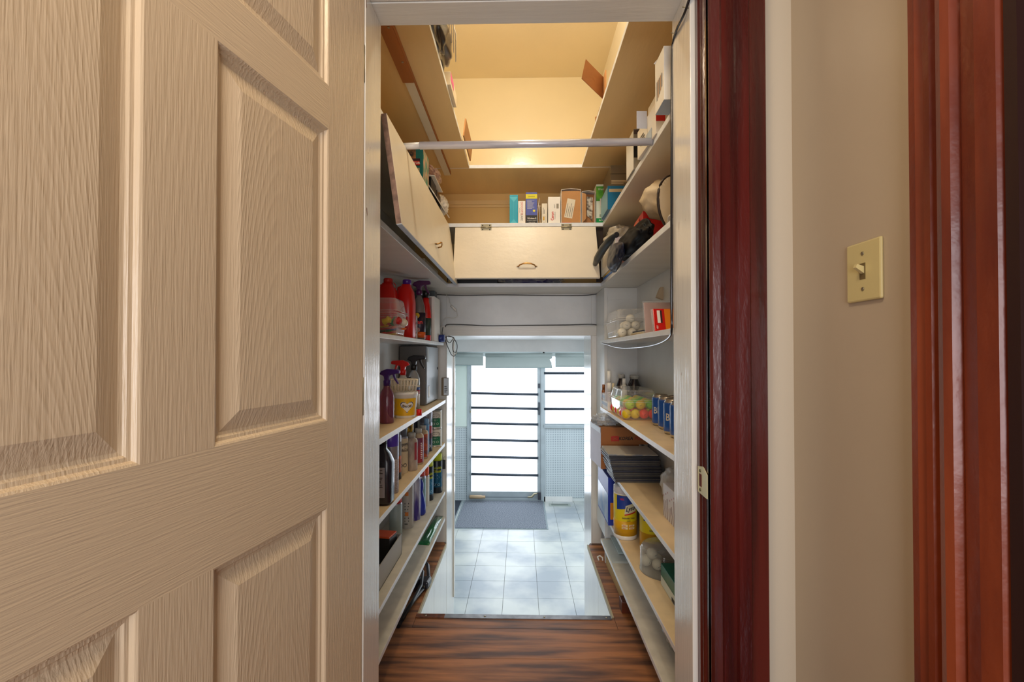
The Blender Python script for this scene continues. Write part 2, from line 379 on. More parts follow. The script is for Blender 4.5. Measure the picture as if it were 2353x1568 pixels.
# ---- porch shell
PY = 6.68
struct('wall_porch_left', B(-1.7, -1.6, 3.0, PY+.1, -1, 1.3), aqua_pl)
struct('wall_porch_right', B(1.6, 1.7, 3.0, PY+.1, -1, 1.3), aqua_pl)
struct('ceiling', B(-1.7, 1.7, 3.08, 3.66, OT, OT+.08).box(-1.7, 1.7, 3.66, 3.72, 1.172, OT+.08).box(-1.7, 1.7, 3.72, PY+.1, 1.19, OT+.08), white_g)
P = lambda px, py, y=PY: ony(px, py, y)
dx0, dx1 = P(1079, 0).x, P(1247, 0).x; zd = P(1150, 1150).z
wx0, wx1 = P(1249, 0).x, 1.2; zs0 = P(1300, 975).z
struct('wall_porch_back', B(-1.7, dx0, PY, PY+.1, -1, 1.3).box(dx1, wx0+.01, PY, PY+.1, -1, 1.3).box(wx0, 1.7, PY, PY+.1, -1, zs0).box(wx1, 1.7, PY, PY+.1, zs0, 1.3).box(dx0, wx1, PY, PY+.1, 1.12, 1.3), aqua_pl)
# pegboard
def peg():
    m = bpy.data.materials.new('pegboard'); m.use_nodes = True; N = m.node_tree.nodes; L = m.node_tree.links; p = N['Principled BSDF']
    tc = N.new('ShaderNodeTexCoord'); sc_ = N.new('ShaderNodeVectorMath'); sc_.operation = 'SCALE'; sc_.inputs['Scale'].default_value = 1/.0254
    fr = N.new('ShaderNodeVectorMath'); fr.operation = 'FRACTION'; sb = N.new('ShaderNodeVectorMath'); sb.operation = 'SUBTRACT'; sb.inputs[1].default_value = (.5, .5, .5)
    ml = N.new('ShaderNodeVectorMath'); ml.operation = 'MULTIPLY'; ml.inputs[1].default_value = (1, 0, 1); ln = N.new('ShaderNodeVectorMath'); ln.operation = 'LENGTH'
    lt = N.new('ShaderNodeMath'); lt.operation = 'LESS_THAN'; lt.inputs[1].default_value = .2
    mx = N.new('ShaderNodeMix'); mx.data_type = 'RGBA'; mx.inputs[6].default_value = lin('bfc9cd'); mx.inputs[7].default_value = lin('4a5d6c')
    L.new(tc.outputs['Object'], sc_.inputs[0]); L.new(sc_.outputs[0], fr.inputs[0]); L.new(fr.outputs[0], sb.inputs[0]); L.new(sb.outputs[0], ml.inputs[0]); L.new(ml.outputs[0], ln.inputs[0])
    L.new(ln.outputs['Value'], lt.inputs[0]); L.new(lt.outputs[0], mx.inputs[0]); L.new(mx.outputs[2], p.inputs['Base Color']); p.inputs['Roughness'].default_value = .4
    return m
pegm = peg(); wb = bpy.data.objects['wall_porch_back']
B(-1.55, dx0-.03, PY-.008, PY, TZ, P(1060, 985).z).build('pegboard', pegm, wb)
B(wx0+.02, 1.5, PY-.008, PY, TZ+.05, P(1300, 986).z).build('pegboard', pegm, wb)
B(-1.2, P(1075, 0).x, PY-.02, PY-.008, P(1060, 980).z, P(1060, 835).z).build('panel', mat('pale_green_panel', 'cfdcd4', .35), wb)
struct('trim_22', B(P(1075, 0).x, dx0, PY-.03, PY+.02, TZ, 1.12).box(dx1-.03, dx1+.03, PY-.03, PY+.02, TZ, 1.12).box(dx0, dx1, PY-.02, PY+.1, TZ, TZ+.03), blue_tr)
sill = struct('trim_23', B(wx0, wx1, PY-.05, PY+.02, zs0-.05, zs0-.01), blue_tr)
struct('baseboard_back', B(wx0, P(1313, 0).x, PY-.03, PY, TZ, TZ+.07), white_g)
pane_m = mat('backlit_frosted_pane', 'f2f6ff', .4, emis=3.0, ecol='eef4ff')
pane2 = mat('backlit_window_pane', 'ffffff', .2, emis=3.2, ecol='eef4ff')
d2 = bpy.data.objects.new('door_2', None); COL.objects.link(d2); d2['kind'] = 'structure'; d2.location = (0, 0, 0)
gx0, gx1 = P(1084, 0).x, P(1234, 0).x; gz0 = P(1150, 1130).z
B(dx0, gx0, PY-.005, PY+.04, TZ+.03, 1.12).box(gx1, dx1-.03, PY-.005, PY+.04, TZ+.03, 1.12).box(gx0, gx1, PY-.005, PY+.04, TZ+.03, gz0).build('door_frame', blue_tr, d2)
B(gx0, gx1, PY+.015, PY+.02, gz0, 1.12).build('pane', pane_m, d2)
for y in (904, 937, 973, 1011, 1050, 1090):
    a = P(1083, y, PY-.03); b = P(1237, y+3, PY-.03); MB().tube([a, b], .019, 8).build('bar', bar_m, d2)
B(dx0+.015, dx0+.03, PY-.02, PY-.005, .3, .33).build('latch', nickel, d2)
B(gx1+.01, gx1+.04, PY-.03, PY-.005, P(0, 890).z, P(0, 880).z).build('latch', bar_m, d2); B(gx1+.015, gx1+.035, PY-.04, PY-.005, P(0, 950).z, P(0, 922).z).build('handle', bar_m, d2)
w1 = bpy.data.objects.new('window_1', None); COL.objects.link(w1); w1['kind'] = 'structure'
B(wx0+.01, wx1, PY+.03, PY+.035, zs0, 1.12).build('pane', pane2, w1)
B(wx0, wx0+.02, PY-.01, PY+.05, zs0, 1.12).box(wx0, wx1, PY-.01, PY+.05, zs0-.01, zs0+.006).build('window_frame', blue_tr, w1)
for y in (858, 900, 940): MB().tube([P(1250, y, PY-.02), (wx1, PY-.02, P(1300, y, PY-.02).z)], .02, 8).build('bar', bar_m, w1)
# blinds
bl_m = mat('grey_green_blind', 'a5afac', .6, bump=.1, bs=50)
for (a, b, zb, nm) in ((-1.0, P(1111, 0, 6.55).x, 839, 'rolled grey-green blind left of the glass door, over the pale panel'), (P(1116, 0, 6.55).x, P(1268, 0, 6.55).x, 845, 'wide rolled grey-green blind with a torn right edge over the glass door'), (P(1275, 0, 6.55).x, .98, 842, 'rolled grey-green blind over the barred window right of the glass door')):
    t = thing('roller_blind', nm, 'blind', ((a+b)/2, 6.55, 1.14)); hw = (b-a)/2; zz = P(1200, zb, 6.55).z-1.14
    MB().tube([(-hw, 0, 0), (hw, 0, 0)], .03, 12).build('roller', bl_m, t)
    ed = [(hw, 0), (hw, zz*.25), (hw-.035 if 'torn' in nm else hw, zz*.35), (hw-.01 if 'torn' in nm else hw, zz*.6), (hw, zz)]
    MB().prism([(-hw, 0)]+ed+[(-hw, zz)], 'y', -.006, -.003).build('fabric', bl_m, t)
    B(-hw, hw, -.012, .0, zz-.01, zz).build('bottom_bar', mat('blind_bar', '84989a', .5), t)
# door mat(s)
mat_m = mat('grey_carpet', '3b4656', .95, bump=.9, bs=200, var=.45, vs=110, col2='8d939b'); mb_m = mat('mat_rim', '7f8c90', .6)
a, b = onz(1040, 1216, TZ), onz(1260, 1216, TZ); far = onz(1250, 1152, TZ)
t = thing('door_mat', 'wide blue-grey speckled doormat lying flat before the glass door', 'doormat', ((a.x+b.x)/2, (a.y+far.y)/2, TZ))
hx, hy = (b.x-a.x)/2, (far.y-a.y)/2
B(-hx+.02, hx-.02, -hy+.02, hy-.02, .001, .009).build('pile', mat_m, t); B(-hx, hx, -hy, hy, .0005, .005).build('rim', mb_m, t, bevel=.002)
t = thing('door_mat', 'darker grey doormat cut off by the left edge of the far opening', 'doormat', (a.x-.36, (a.y+far.y)/2, TZ))
B(-.33, .33, -hy+.02, hy-.02, .001, .009).build('pile', mat('dark_carpet', '2c3542', .95, bump=.9, bs=260, var=.4, vs=160), t); B(-.345, .345, -hy, hy, .0005, .005).build('rim', mb_m, t)
# door closer
t = thing('door_closer', 'tan door stop with thin rod and chrome hook along the bottom of the glass door', 'door hardware', (0, 6.62, P(1150, 1143, 6.62).z))
a = P(1080, 0, 6.62).x; b = P(1116, 0, 6.62).x; c = P(1215, 0, 6.62).x; d = P(1242, 0, 6.62).x
MB().tube([(a, 0, .0), (a+.01, 0, .002), (b-.06, 0, 0), (b-.05, 0, 0), (b, 0, 0)], [.016, .026, .026, .02, .02], 12).build('sleeve', mat('tan_wood', 'a88f6e', .5), t)
MB().tube([(b, 0, 0), (c, 0, 0)], .004, 6).build('rod', bar_m, t)
MB().tube([(c-.02, 0, 0), (c+.04, 0, .005), (c+.08, 0, .05), (d-.04, 0, .06)], [.012, .016, .014, .01], 8).build('hook', nickel, t)
B(d-.045, d, -.02, .02, -.03, .07).build('bracket', mat('dark_nickel', '5b5a60', .3, metal=.9), t)
# floor register
a = onz(1266, 1166, TZ); t = thing('floor_vent', 'small flat metal floor vent by the pegboard wall', 'vent', (a.x+.13, 6.5, TZ))
B(-.15, .15, -.05, .05, 0, .006).build('plate', mat('vent_grey', '9ba49e', .5), t)
for k in range(3): B(-.12, .12, -.032+.024*k, -.022+.024*k, .006, .008).build('slat', mat('vent_dark', '5e6864', .5), t)
#==================================================================== DOOR (left)
def door_mats():
    out = []
    for nm, hor in (('door_paint_upright', 0), ('door_paint_level', 1)):
        m = bpy.data.materials.new(nm); m.use_nodes = True; N = m.node_tree.nodes; L = m.node_tree.links; p = N['Principled BSDF']
        p.inputs['Base Color'].default_value = lin('cdb99d'); p.inputs['Roughness'].default_value = .33
        tc = N.new('ShaderNodeTexCoord'); mp = N.new('ShaderNodeMapping'); L.new(tc.outputs['Object'], mp.inputs[0])
        mp.inputs['Scale'].default_value = (.045, 1, 1) if hor else (1, 1, .045)
        if hor: mp.inputs['Rotation'].default_value = (0, 0, 0)
        n1 = N.new('ShaderNodeTexNoise'); n1.inputs['Scale'].default_value = 330; n1.inputs['Detail'].default_value = 3; L.new(mp.outputs[0], n1.inputs[0])
        mp2 = N.new('ShaderNodeMapping'); L.new(tc.outputs['Object'], mp2.inputs[0]); mp2.inputs['Scale'].default_value = (.28, 1, 1.6) if hor else (1, 1, .16)
        wv = N.new('ShaderNodeTexNoise'); wv.inputs['Scale'].default_value = 6.5; wv.inputs['Detail'].default_value = 0; L.new(mp2.outputs[0], wv.inputs[0])
        mm = N.new('ShaderNodeMath'); mm.operation = 'MULTIPLY'; mm.inputs[1].default_value = 150; L.new(wv.outputs[0], mm.inputs[0])
        sn = N.new('ShaderNodeMath'); sn.operation = 'SINE'; L.new(mm.outputs[0], sn.inputs[0])
        pw = N.new('ShaderNodeMath'); pw.operation = 'MULTIPLY'; pw.inputs[1].default_value = .05
        if not hor:
            def mth(op, a, b=None):
                q = N.new('ShaderNodeMath'); q.operation = op
                for i_, v_ in enumerate((a, b)):
                    if v_ is None: continue
                    if isinstance(v_, (int, float)): q.inputs[i_].default_value = v_
                    else: L.new(v_, q.inputs[i_])
                return q.outputs[0]
            sx_ = N.new('ShaderNodeSeparateXYZ'); L.new(tc.outputs['Object'], sx_.inputs[0]); X, Z = sx_.outputs[0], sx_.outputs[2]
            xc = mth('SUBTRACT', X, mth('ADD', .2765, mth('MULTIPLY', mth('GREATER_THAN', X, .47), .386)))
            ph = mth('ADD', mth('ADD', Z, mth('MULTIPLY', mth('MULTIPLY', xc, xc), 42)), mth('MULTIPLY', wv.outputs[0], .35))
            amp = mth('MULTIPLY', mth('LESS_THAN', mth('ABSOLUTE', xc), .095), .2)
            arch = mth('POWER', mth('ADD', mth('MULTIPLY', mth('SINE', mth('MULTIPLY', ph, 2*PI/.042)), .5), .5), 3)
            cath = mth('MULTIPLY', arch, amp); L.new(sn.outputs[0], pw.inputs[0])
        ad = N.new('ShaderNodeMath'); ad.operation = 'ADD'; L.new(n1.outputs[0], ad.inputs[0]); L.new(pw.outputs[0], ad.inputs[1])
        if not hor:
            ad2 = N.new('ShaderNodeMath'); L.new(ad.outputs[0], ad2.inputs[0]); L.new(cath, ad2.inputs[1]); ad = ad2
        bp = N.new('ShaderNodeBump'); bp.inputs['Strength'].default_value = .6; bp.inputs['Distance'].default_value = .0016
        L.new(ad.outputs[0], bp.inputs['Height']); L.new(bp.outputs[0], p.inputs['Normal']); out.append(m)
    return out
DV, DH = door_mats()
def build_door():
    mb = MB(); Wd, Hd, T = .94, 2.02, .035
    us = [0, .138, .415, .525, .80, Wd]; vs = [.01, .24, .832, 1.012, 1.6225, 1.7125, 1.915, Hd]
    for i in range(5):
        for j in range(7):
            u0, u1, v0, v1 = us[i], us[i+1], vs[j], vs[j+1]
            if i in (1, 3) and j in (1, 3, 5):
                rings = [(0, 0), (.003, -.0015), (.006, -.007), (.011, -.0075), (.014, -.0105), (.019, -.0115), (.047, -.003), (.049, -.0024)]
                pr = None
                for off, dp in rings:
                    q = [(u0+off, dp, v0+off), (u1-off, dp, v0+off), (u1-off, dp, v1-off), (u0+off, dp, v1-off)]
                    if pr:
                        for k in range(4):
                            kk = (k+1) % 4; mb.add([pr[k], pr[kk], q[kk], q[k]], [(0, 1, 2, 3)], 0)
                    pr = q
                mb.add(pr, [(0, 1, 2, 3)], 0)
            else:
                hor = 1 if (j in (0, 2, 4, 6) and i in (1, 2, 3)) else 0
                mb.add([(u0, 0, v0), (u1, 0, v0), (u1, 0, v1), (u0, 0, v1)], [(0, 1, 2, 3)], hor)
    a, b = .01, Hd
    mb.add([(0, 0, a), (Wd, 0, a), (Wd, -T, a), (0, -T, a)], [(0, 1, 2, 3)]); mb.add([(0, 0, b), (Wd, 0, b), (Wd, -T, b), (0, -T, b)], [(0, 1, 2, 3)])
    mb.add([(0, -T, a), (Wd, -T, a), (Wd, -T, b), (0, -T, b)], [(0, 1, 2, 3)])
    mb.add([(0, 0, a), (0, -T, a), (0, -T, b), (0, 0, b)], [(0, 1, 2, 3)]); mb.add([(Wd, 0, a), (Wd, -T, a), (Wd, -T, b), (Wd, 0, b)], [(0, 1, 2, 3)])
    # local +x runs from the hinge to the free edge, face looks along local +y
    me = bpy.data.meshes.new('door_1'); me.from_pydata(mb.v, [], mb.f); me.materials.append(DV); me.materials.append(DH); me.polygons.foreach_set('material_index', mb.m)
    o = bpy.data.objects.new('door_1', me); COL.objects.link(o); o['kind'] = 'structure'
    o.location = (-.377, 1.079, 0); o.rotation_euler = (0, 0, -PI/2-math.radians(11)); return o
dr = build_door()
for z in (.25, 1.05, 1.85):
    MB().lathe([(.006, -.045), (.006, .045)], 12).build('hinge', nickel, dr, loc=(-.004, -.006, z))
#==================================================================== SHELVES
cream_h = mat('warm_tinted_boards', 'f0d094', .42, bump=.25, bs=50, st=(2, .3, 1), var=.06, vs=6)  # warm tone of the shaded board undersides tinted into the cream
def shelf(label, x0, x1, y0, y1, zt, th=.018, top=shelf_grey, group='painted closet shelves', rnd=None):
    mb = MB()
    if rnd is None:
        mb.box(x0, x1, y0, y1, zt-th, zt, 0, top=1)
        if top in (cream, cream_h, white_h): mb.m[0] = 1
    else:
        xe, r = rnd; s = 1 if xe == x1 else -1; xo = x0 if xe == x1 else x1
        poly = [(xo, y0), (xe, y0), (xe, y1-r), (xe-s*r*.3, y1-r*.3), (xe-s*r, y1), (xo, y1)]
        mb.prism(poly, 'z', zt-th, zt)
        for i, f in enumerate(mb.f):
            if all(abs(mb.v[k][2]-zt) < 1e-6 for k in f): mb.m[i] = 1
    o = mb.build('shelf', [edge_w, top], bevel=.0012); return tag(o, label, 'shelf', group)
LX, RX = -.46, .435
ZE, ZA, ZB, ZC, ZD = 1.220, .876, .618, .325, .165           # left shelf tops
RE, RA, RB, RC, RD = 1.226, .863, .582, .321, .140           # right shelf tops
YN = 1.21
shelf('left white shelf carrying the red jugs, highest of the low left shelves', XL, LX, YN, 2.72, ZE, .016, shelf_grey, rnd=(LX, .02))
shelf('left tan shelf under the yellow tub and grey metal box', XL, LX, YN, 2.79, ZA, .02, shelf_tan, rnd=(LX, .02))
shelf('left tan shelf holding the paint cans and black bottle', XL, LX, YN, 2.79, ZB, .02, shelf_tan, rnd=(LX, .04))
shelf('left pale shelf holding the blue aerosol cans', XL, LX, YN, 2.79, ZC, .018, shelf_grey, rnd=(LX, .03))
shelf('lowest left shelf with the green packet', XL, LX, YN, 2.79, ZD, .018, shelf_grey, rnd=(LX, .03))
shelf('right white shelf under the box of white golf balls', RX, XR, YN, 2.53, RE, .018, shelf_grey)
shelf('right tan shelf holding blue cans and coloured golf balls', RX, XR, YN, 2.53, RA, .018, shelf_tan)
shelf('right tan shelf under the magazine stack and tissue box', RX, XR, YN, 2.53, RB, .018, shelf_tan)
shelf('right tan shelf holding the yellow wipe canisters', RX, XR, YN, 2.53, RC, .018, shelf_tan)
shelf('lowest right shelf with the plastic bag', RX, XR, YN, 2.53, RD, .018, shelf_grey)
ZF, ZG, ZH = 1.541, 1.855, 2.165
shelf('right arm of the broad white shelf under the black garment', RX-.002, XR, YN, 2.497, ZF, .02, white_h)
shelf('left arm of the broad white shelf beneath the long flap', XL, -.405, YN, 2.497, ZF, .02, white_h)
shelf('back span of the broad white shelf under the wide flap', XL, XR, 2.5, YW, ZF, .02, white_h)
shelf('right arm of the cream shelf holding white cartons', RX-.002, XR, YN, 2.437, ZG, .02, cream)
shelf('left arm of the cream shelf behind the long flap', XL, -.402, YN, 2.437, ZG, .02, cream)
shelf('back span of the cream shelf holding the row of small boxes', XL, XR, 2.44, YW, ZG, .02, cream)
shelf('right board of the topmost shelf under the open cardboard box', .322, XR, YN, 2.425, ZH, .018, cream_h)
shelf('left board of the topmost shelf under the striped dark fabric', XL, -.278, YN, 2.425, ZH, .018, cream_h)
shelf('back board of the topmost shelf below the glossy cream wall', XL, XR, 2.43, YW, ZH, .018, cream_h)
struct('trim_24', B(-.425, -.385, 1.3, 1.62, ZH-.04, ZH-.0185), wood_raw)
struct('trim_25', B(-.42, -.385, 1.622, 2.0, ZH-.035, ZH-.0185).box(-.42, -.385, 2.002, 2.48, ZH-.035, ZH-.0185), cream)
struct('trim_26', B(-.3855, -.383, 1.3, 2.47, ZH-.036, ZH-.0185), wood_raw)
for px, py in ((893, 63), (925, 143)):
    q = onz(px, py, ZH-.0405); MB().lathe([(.004, 0), (.0035, -.0012)], 10).build('screw', nickel, bpy.data.objects['trim_24'], loc=q)
for k_, (px, py, w_, h_) in enumerate(((843, 487, .008, .02), (841, 4, .01, .03), (846, 352, .004, .004), (852, 340, .003, .003), (850, 370, .003, .006))):
    q = onx(px, py, -.3748); MB().add([(q.x+.0002, q.y+a*w_, q.z+b*h_) for a, b in ((-.5, .5), (.1, .4), (.5, -.3), (.2, -.5), (-.1, 0))], [(0, 1, 2, 3, 4)]).build('paint_chip', mat('chip_brown', '7a3c1c', .7), bpy.data.objects['trim_13'])
for k_, (px, py, w_, h_) in enumerate(((1560, 520, .004, .02), (1566, 860, .004, .008), (1575, 505, .003, .006))):
    q = onx(px, py, .3978); MB().add([(q.x-.0002, q.y+a*w_, q.z+b*h_) for a, b in ((-.5, .5), (.1, .4), (.5, -.3), (.2, -.5), (-.1, 0))], [(0, 1, 2, 3, 4)]).build('paint_chip', mat('chip_tan', 'a08468', .7), bpy.data.objects['trim_14'])
# flap doors
def handle(parent, loc, rot, w=.052, m=brass):
    e = MB(); pts = [(-w/2, 0, 0), (-w/2+.002, -.014, .001), (-w/4, -.02, .007), (0, -.021, .009), (w/4, -.02, .007), (w/2-.002, -.014, .001), (w/2, 0, 0)]
    e.tube(pts, [.0032, .0032, .0035, .0045, .0035, .0032, .0032], 8)
    for s in (-1, 1): e.lathe([(.007, 0), (.0065, .002), (.002, .003)], 12, c=(s*(w/2+.004), 0, 0))
    o = e.build('handle', m, parent, loc=loc, rot=rot); return o
def hinge(parent, loc, rot):
    e = B(-.028, .028, -.0015, 0, -.018, -.001).box(-.028, .028, -.0015, 0, .001, .018).tube([(-.028, -.003, 0), (.028, -.003, 0)], .0035, 8)
    for x in (-.019, .019):
        for z in (-.011, .011): e.box(x-.003, x+.003, -.0022, -.0014, z-.003, z+.003, 1)
    return e.build('hinge', [nickel, ink], parent, loc=loc, rot=rot)
f1 = thing('cabinet_flap', 'wide cream flap door with a centred brass handle across the back', 'cabinet door', (0, 2.43, ZG-.025))
fx0, fx1 = ony(1046, 525, 2.43).x, ony(1369, 525, 2.43).x
tilt = math.atan2(.085, .285)
p1 = MB().hull8([(fx0, -.0, -.298), (fx1+.008, 0, -.298), (fx1+.008, .016, -.298), (fx0, .016, -.298), (fx0, 0, 0), (fx1, 0, 0), (fx1, .016, 0), (fx0, .016, 0)]).build('panel', flap_p, f1, rot=(-tilt, 0, 0), bevel=.0015)
hx_ = ony(1211, 605, 2.35).x
handle(p1, (hx_, -.001, -.235), (0, 0, 0), .085)
for px in (1117, 1302): hinge(f1, (ony(px, 522, 2.42).x, -.004, -.003), (0, 0, 0))
f2 = thing('cabinet_flap', 'long cream flap door with bare brown end and small handle on the left side', 'cabinet door', (-.398, 1.21, ZG-.022))
MB().hull8([(-.0, .07, -.318), (.016, .07, -.318), (.016, 1.205, -.318), (0, 1.205, -.318), (0, .07, 0), (.016, .07, 0), (.016, 1.195, 0), (0, 1.195, 0)]).build('panel', [flap_p], f2, rot=(0, -math.radians(8), 0), bevel=.0012)
p2 = f2.children[0]
B(.0005, .0155, .0685, .0695, -.317, -.001).build('bare_end', mat('brown_board_edge', '8a6c5c', .8, bump=.8, bs=120, var=.4, vs=50), p2)
B(.001, .015, .071, 1.204, -.3195, -.318).build('bottom_edge', mat('blue_white_ply', 'b9c4d0', .4, var=.3, vs=40, vst=(30, 1, 30)), p2)
q = onx(1000, 571, -.355); handle(p2, (.017, q.y-1.21, -.24), (0, 0, PI/2), .06)
for py_ in (.37, .87): hinge(f2, (.004, py_, -.003), (0, 0, PI/2))
# dark backs inside the flap cupboards
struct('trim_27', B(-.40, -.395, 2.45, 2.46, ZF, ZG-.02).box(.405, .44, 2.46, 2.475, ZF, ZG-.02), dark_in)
t = thing('plastic_wrapped_cloth', 'purple cloth in clear wrap lying in the gap below the wide flap', 'cloth', (ony(1220, 640, 2.6).x, 2.6, ZF))
MB().blob((0, 0, .03), (.15, .08, .035), .35, 3, 4, 3, floor=-.03).build('cloth', mat('purple_cloth', '2a1f55', .6), t); MB().blob((0, -.005, .032), (.165, .09, .042), .4, 4, 4, 5, floor=-.03).build('wrap', clearp, t)
bk = B(-.13, .13, 0, .2, 0, .035).build('album', mat('black_cover', '15151c', .5), loc=(ony(1090, 640, 2.56).x, 2.56, ZF)); tag(bk, 'flat black album inside the gap at the left of the wide flap', 'album')
for i_, (px, m_) in enumerate(((880, 'a'),)):
    pass
bk = B(-.1, .0, 0, .62, 0, .03).build('folder', mat('dark_blue_cover', '20222e', .5), loc=(-.47, 1.5, ZF)); tag(bk, 'dark folder showing under the lower edge of the long flap', 'folder')
bk = B(-.06, .0, 0, .3, 0, .012).build('ruler', mat('tan_ruler', 'b0a080', .5), loc=(-.404, 1.9, ZF)); tag(bk, 'narrow tan strip with holes poking out beneath the long flap', 'strip')
# rod
rz_ = ZG-.006
a, b = ony(919, 327, 1.51), ony(1499, 319, 1.51)
t = thing('tension_rod', 'white telescopic tension rod spanning the closet between the cream shelves', 'rod', (0, 1.51, rz_))
xr0, xr1, xm = -.400, .431, ony(965, 325, 1.51).x
MB().tube([(xr0, 0, -.004), (xm, 0, -.002)], .0105, 16).build('inner_tube', white_pl, t); MB().tube([(xm, 0, -.002), (xr1, 0, .004)], .0125, 16).build('outer_tube', mat('white_metal_tube', 'd8d8e2', .18, metal=.3), t)
#==================================================================== generic props
def carton(name, label, cat, x0, x1, y0, y1, z0, h, m, rz=0, group=None, bevel=.0012):
    cx, cy = (x0+x1)/2, (y0+y1)/2; a, b = (x1-x0)/2, (y1-y0)/2
    o = B(-a, a, -b, b, 0, h).build(name, m, loc=(cx, cy, z0), rot=(0, 0, rz), bevel=bevel); o['_a'] = a; o['_b'] = b; return tag(o, label, cat, group)
def can(name, label, cat, x, y, z, r, h, bands, cap=None, body=None, group=None, words=None, a0=0, shoulder=True, crimp=True):
    t = thing(name, label, cat, (x, y, z), 0, group)
    if crimp: pr = [(r*.94, 0), (r, .003), (r, h-.012), (r*.97, h-.006), (r*.82, h)]
    else: pr = [(r*.92, 0), (r, .004), (r, h)]
    MB().lathe(pr, 28).build('body', body or steel, t)
    for (z0, z1, m) in bands: MB().lathe([(r+.0002, z0), (r+.0004, z0+.0004), (r+.0004, z1-.0004), (r+.0002, z1)], 28).build('label', m, t)
    if cap:
        cr, ch, cm = cap; MB().lathe([(cr, h-.004), (cr, h+ch-.004), (cr*.9, h+ch)], 24).build('cap', cm, t)
    for w in (words or []):
        s, zz, size, m = w[:4]; aa = w[4] if len(w) > 4 else 0; sx = w[5] if len(w) > 5 else 1
        text(s, m, t, wrap(r+.0005, zz, a0+aa), size, sx, bold=.02)
    return t
def trigger(parent, z, m, k=1.0, flip=1):
    # spray head: collar, body, nozzle, trigger; nozzle points along local +x*flip
    MB().lathe([(.014*k, 0), (.014*k, .018*k), (.010*k, .026*k)], 16, c=(0, 0, z)).build('collar', m, parent)
    f = flip; pts = [(-.03*f, .045), (-.022*f, .058), (.0, .066), (.045*f, .064), (.052*f, .06), (.052*f, .048), (.03*f, .046), (.012*f, .04), (.009*f, .02), (-.009*f, .02), (-.012*f, .038)]
    MB().prism([(x*k, z+zz*k) for x, zz in pts], 'y', -.010*k, .010*k).build('spray_head', m, parent, bevel=.004*k)
    tr = [(.022*f, .046), (.032*f, .046), (.036*f, .03), (.048*f, .008), (.044*f, .005), (.030*f, .024)]
    MB().prism([(x*k, z+zz*k) for x, zz in tr], 'y', -.006*k, .006*k).build('trigger', m, parent, bevel=.002*k)
def bottle(name, label, cat, x, y, z, prof, m, cap=None, group=None, sx=1, sy=1, rz=0):
    t = thing(name, label, cat, (x, y, z), rz, group); MB().lathe(prof, 28, sx=sx, sy=sy).build('body', m, t)
    if cap: MB().lathe(cap[0], 20).build('cap', cap[1], t)
    return t
#==================================================================== LEFT SHELF E : jugs
def jug(label, px, y, h, w, capm, x=None, capw=.016, seed=0):
    p = ony(px, 700, y); t = thing('jug', label, 'jug', (p.x if x is None else x, y, ZE)); a, b = w/2, .045
    mb = MB(); secs = [(0, .9), (.006, 1), (h*.62, 1), (h*.8, .82), (h*.88, .5), (h*.92, capw/a*1.05)]; seg = 24; vs = []
    for z, s in secs:
        for k in range(seg):
            an = 2*PI*k/seg; cx = math.copysign(abs(math.cos(an))**.55, math.cos(an)); sy_ = math.copysign(abs(math.sin(an))**.55, math.sin(an))
            vs.append((a*s*cx+(a*.18*(1-s)), b*(s if s > .6 else .5)*sy_, z))
    fs = [(i*seg+k, i*seg+(k+1) % seg, (i+1)*seg+(k+1) % seg, (i+1)*seg+k) for i in range(len(secs)-1) for k in range(seg)]
    mb.add(vs, fs, 0, True); mb.add(vs[:seg], [tuple(reversed(range(seg)))]); mb.add(vs[-seg:], [tuple(range(seg))]); mb.build('body', red_pl, t)
    MB().tube([(-a*.2, 0, h*.9), (-a*.75, 0, h*.86), (-a*.98, 0, h*.7), (-a*.96, 0, h*.5)], .008, 8).build('handle', red_pl, t)
    MB().lathe([(capw, h*.91), (capw, h*.985), (capw*.92, h)], 20, c=(a*.14, 0, 0)).build('cap', capm, t); return t
j1 = jug('bright red jug with red screw cap at the left, behind the clear box', 887, 2.02, .268, .10, mat('red_cap', 'c41a12', .35), x=-.60, capw=.02)
MB().tube([(.03, 0, .25), (.04, 0, .24), (.042, 0, .225), (.03, 0, .215)], .002, 6).build('cap_strap', red_pl, j1)
j2 = jug('tall red jug with purple cap', 926, 2.10, .275, .085, purple_pl, x=-.535, capw=.02)
p = ony(963, 700, 2.24)
sprf = [(.026, 0), (.031, .006), (.031, .13), (.027, .17), (.018, .20), (.012, .215), (.011, .225)]
t = bottle('spray_bottle', 'grey spray bottle with purple trigger head and dark bug spray label', 'spray bottle', p.x, 2.24, ZE, sprf, grey_pl, sx=1, sy=.8)
trigger(t, .222, mat('plum_plastic', '4b1449', .3), 1.1)
lab = wrap(.0312, .0, 0); yb = -.0252
MB().lathe([(.0314, .012), (.0314, .135)], 28, sx=1, sy=.81).build('label', mat('dark_violet_label', '23142c', .4), t)
MB().lathe([(.0316, .012), (.0316, .04)], 28, sx=1, sy=.82).build('label', mat('orange_label', 'd9601a', .4), t)
MB().lathe([(.013, 0), (.013, .001)], 20).build('sticker', mat('yellow_sticker', 'd8b31e', .4), t, loc=(-.004, -.0262, .12), rot=(PI/2, 0, 0))
text('Ban', redink if False else mat('bright_red_ink', 'e8322a', .4), t, lambda u, v: (.004+u, -.0268+abs(u)*.05, .088+v), .026, bold=.03)
MB().lathe([(.011, 0), (.011, .001)], 20).build('sticker', mat('pinkish_print', 'b07d74', .5), t, loc=(.0, -.0264, .05), rot=(PI/2, 0, 0))
p = ony(979, 700, 2.38)
t = bottle('bottle', 'slim red bottle with black cap beside the white book', 'bottle', p.x, 2.38, ZE, [(.024, 0), (.026, .006), (.027, .14), (.02, .19), (.015, .205), (.015, .23)], red_pl, ([(.017, .226), (.017, .258), (.015, .262)], black_p), sx=1, sy=.8)
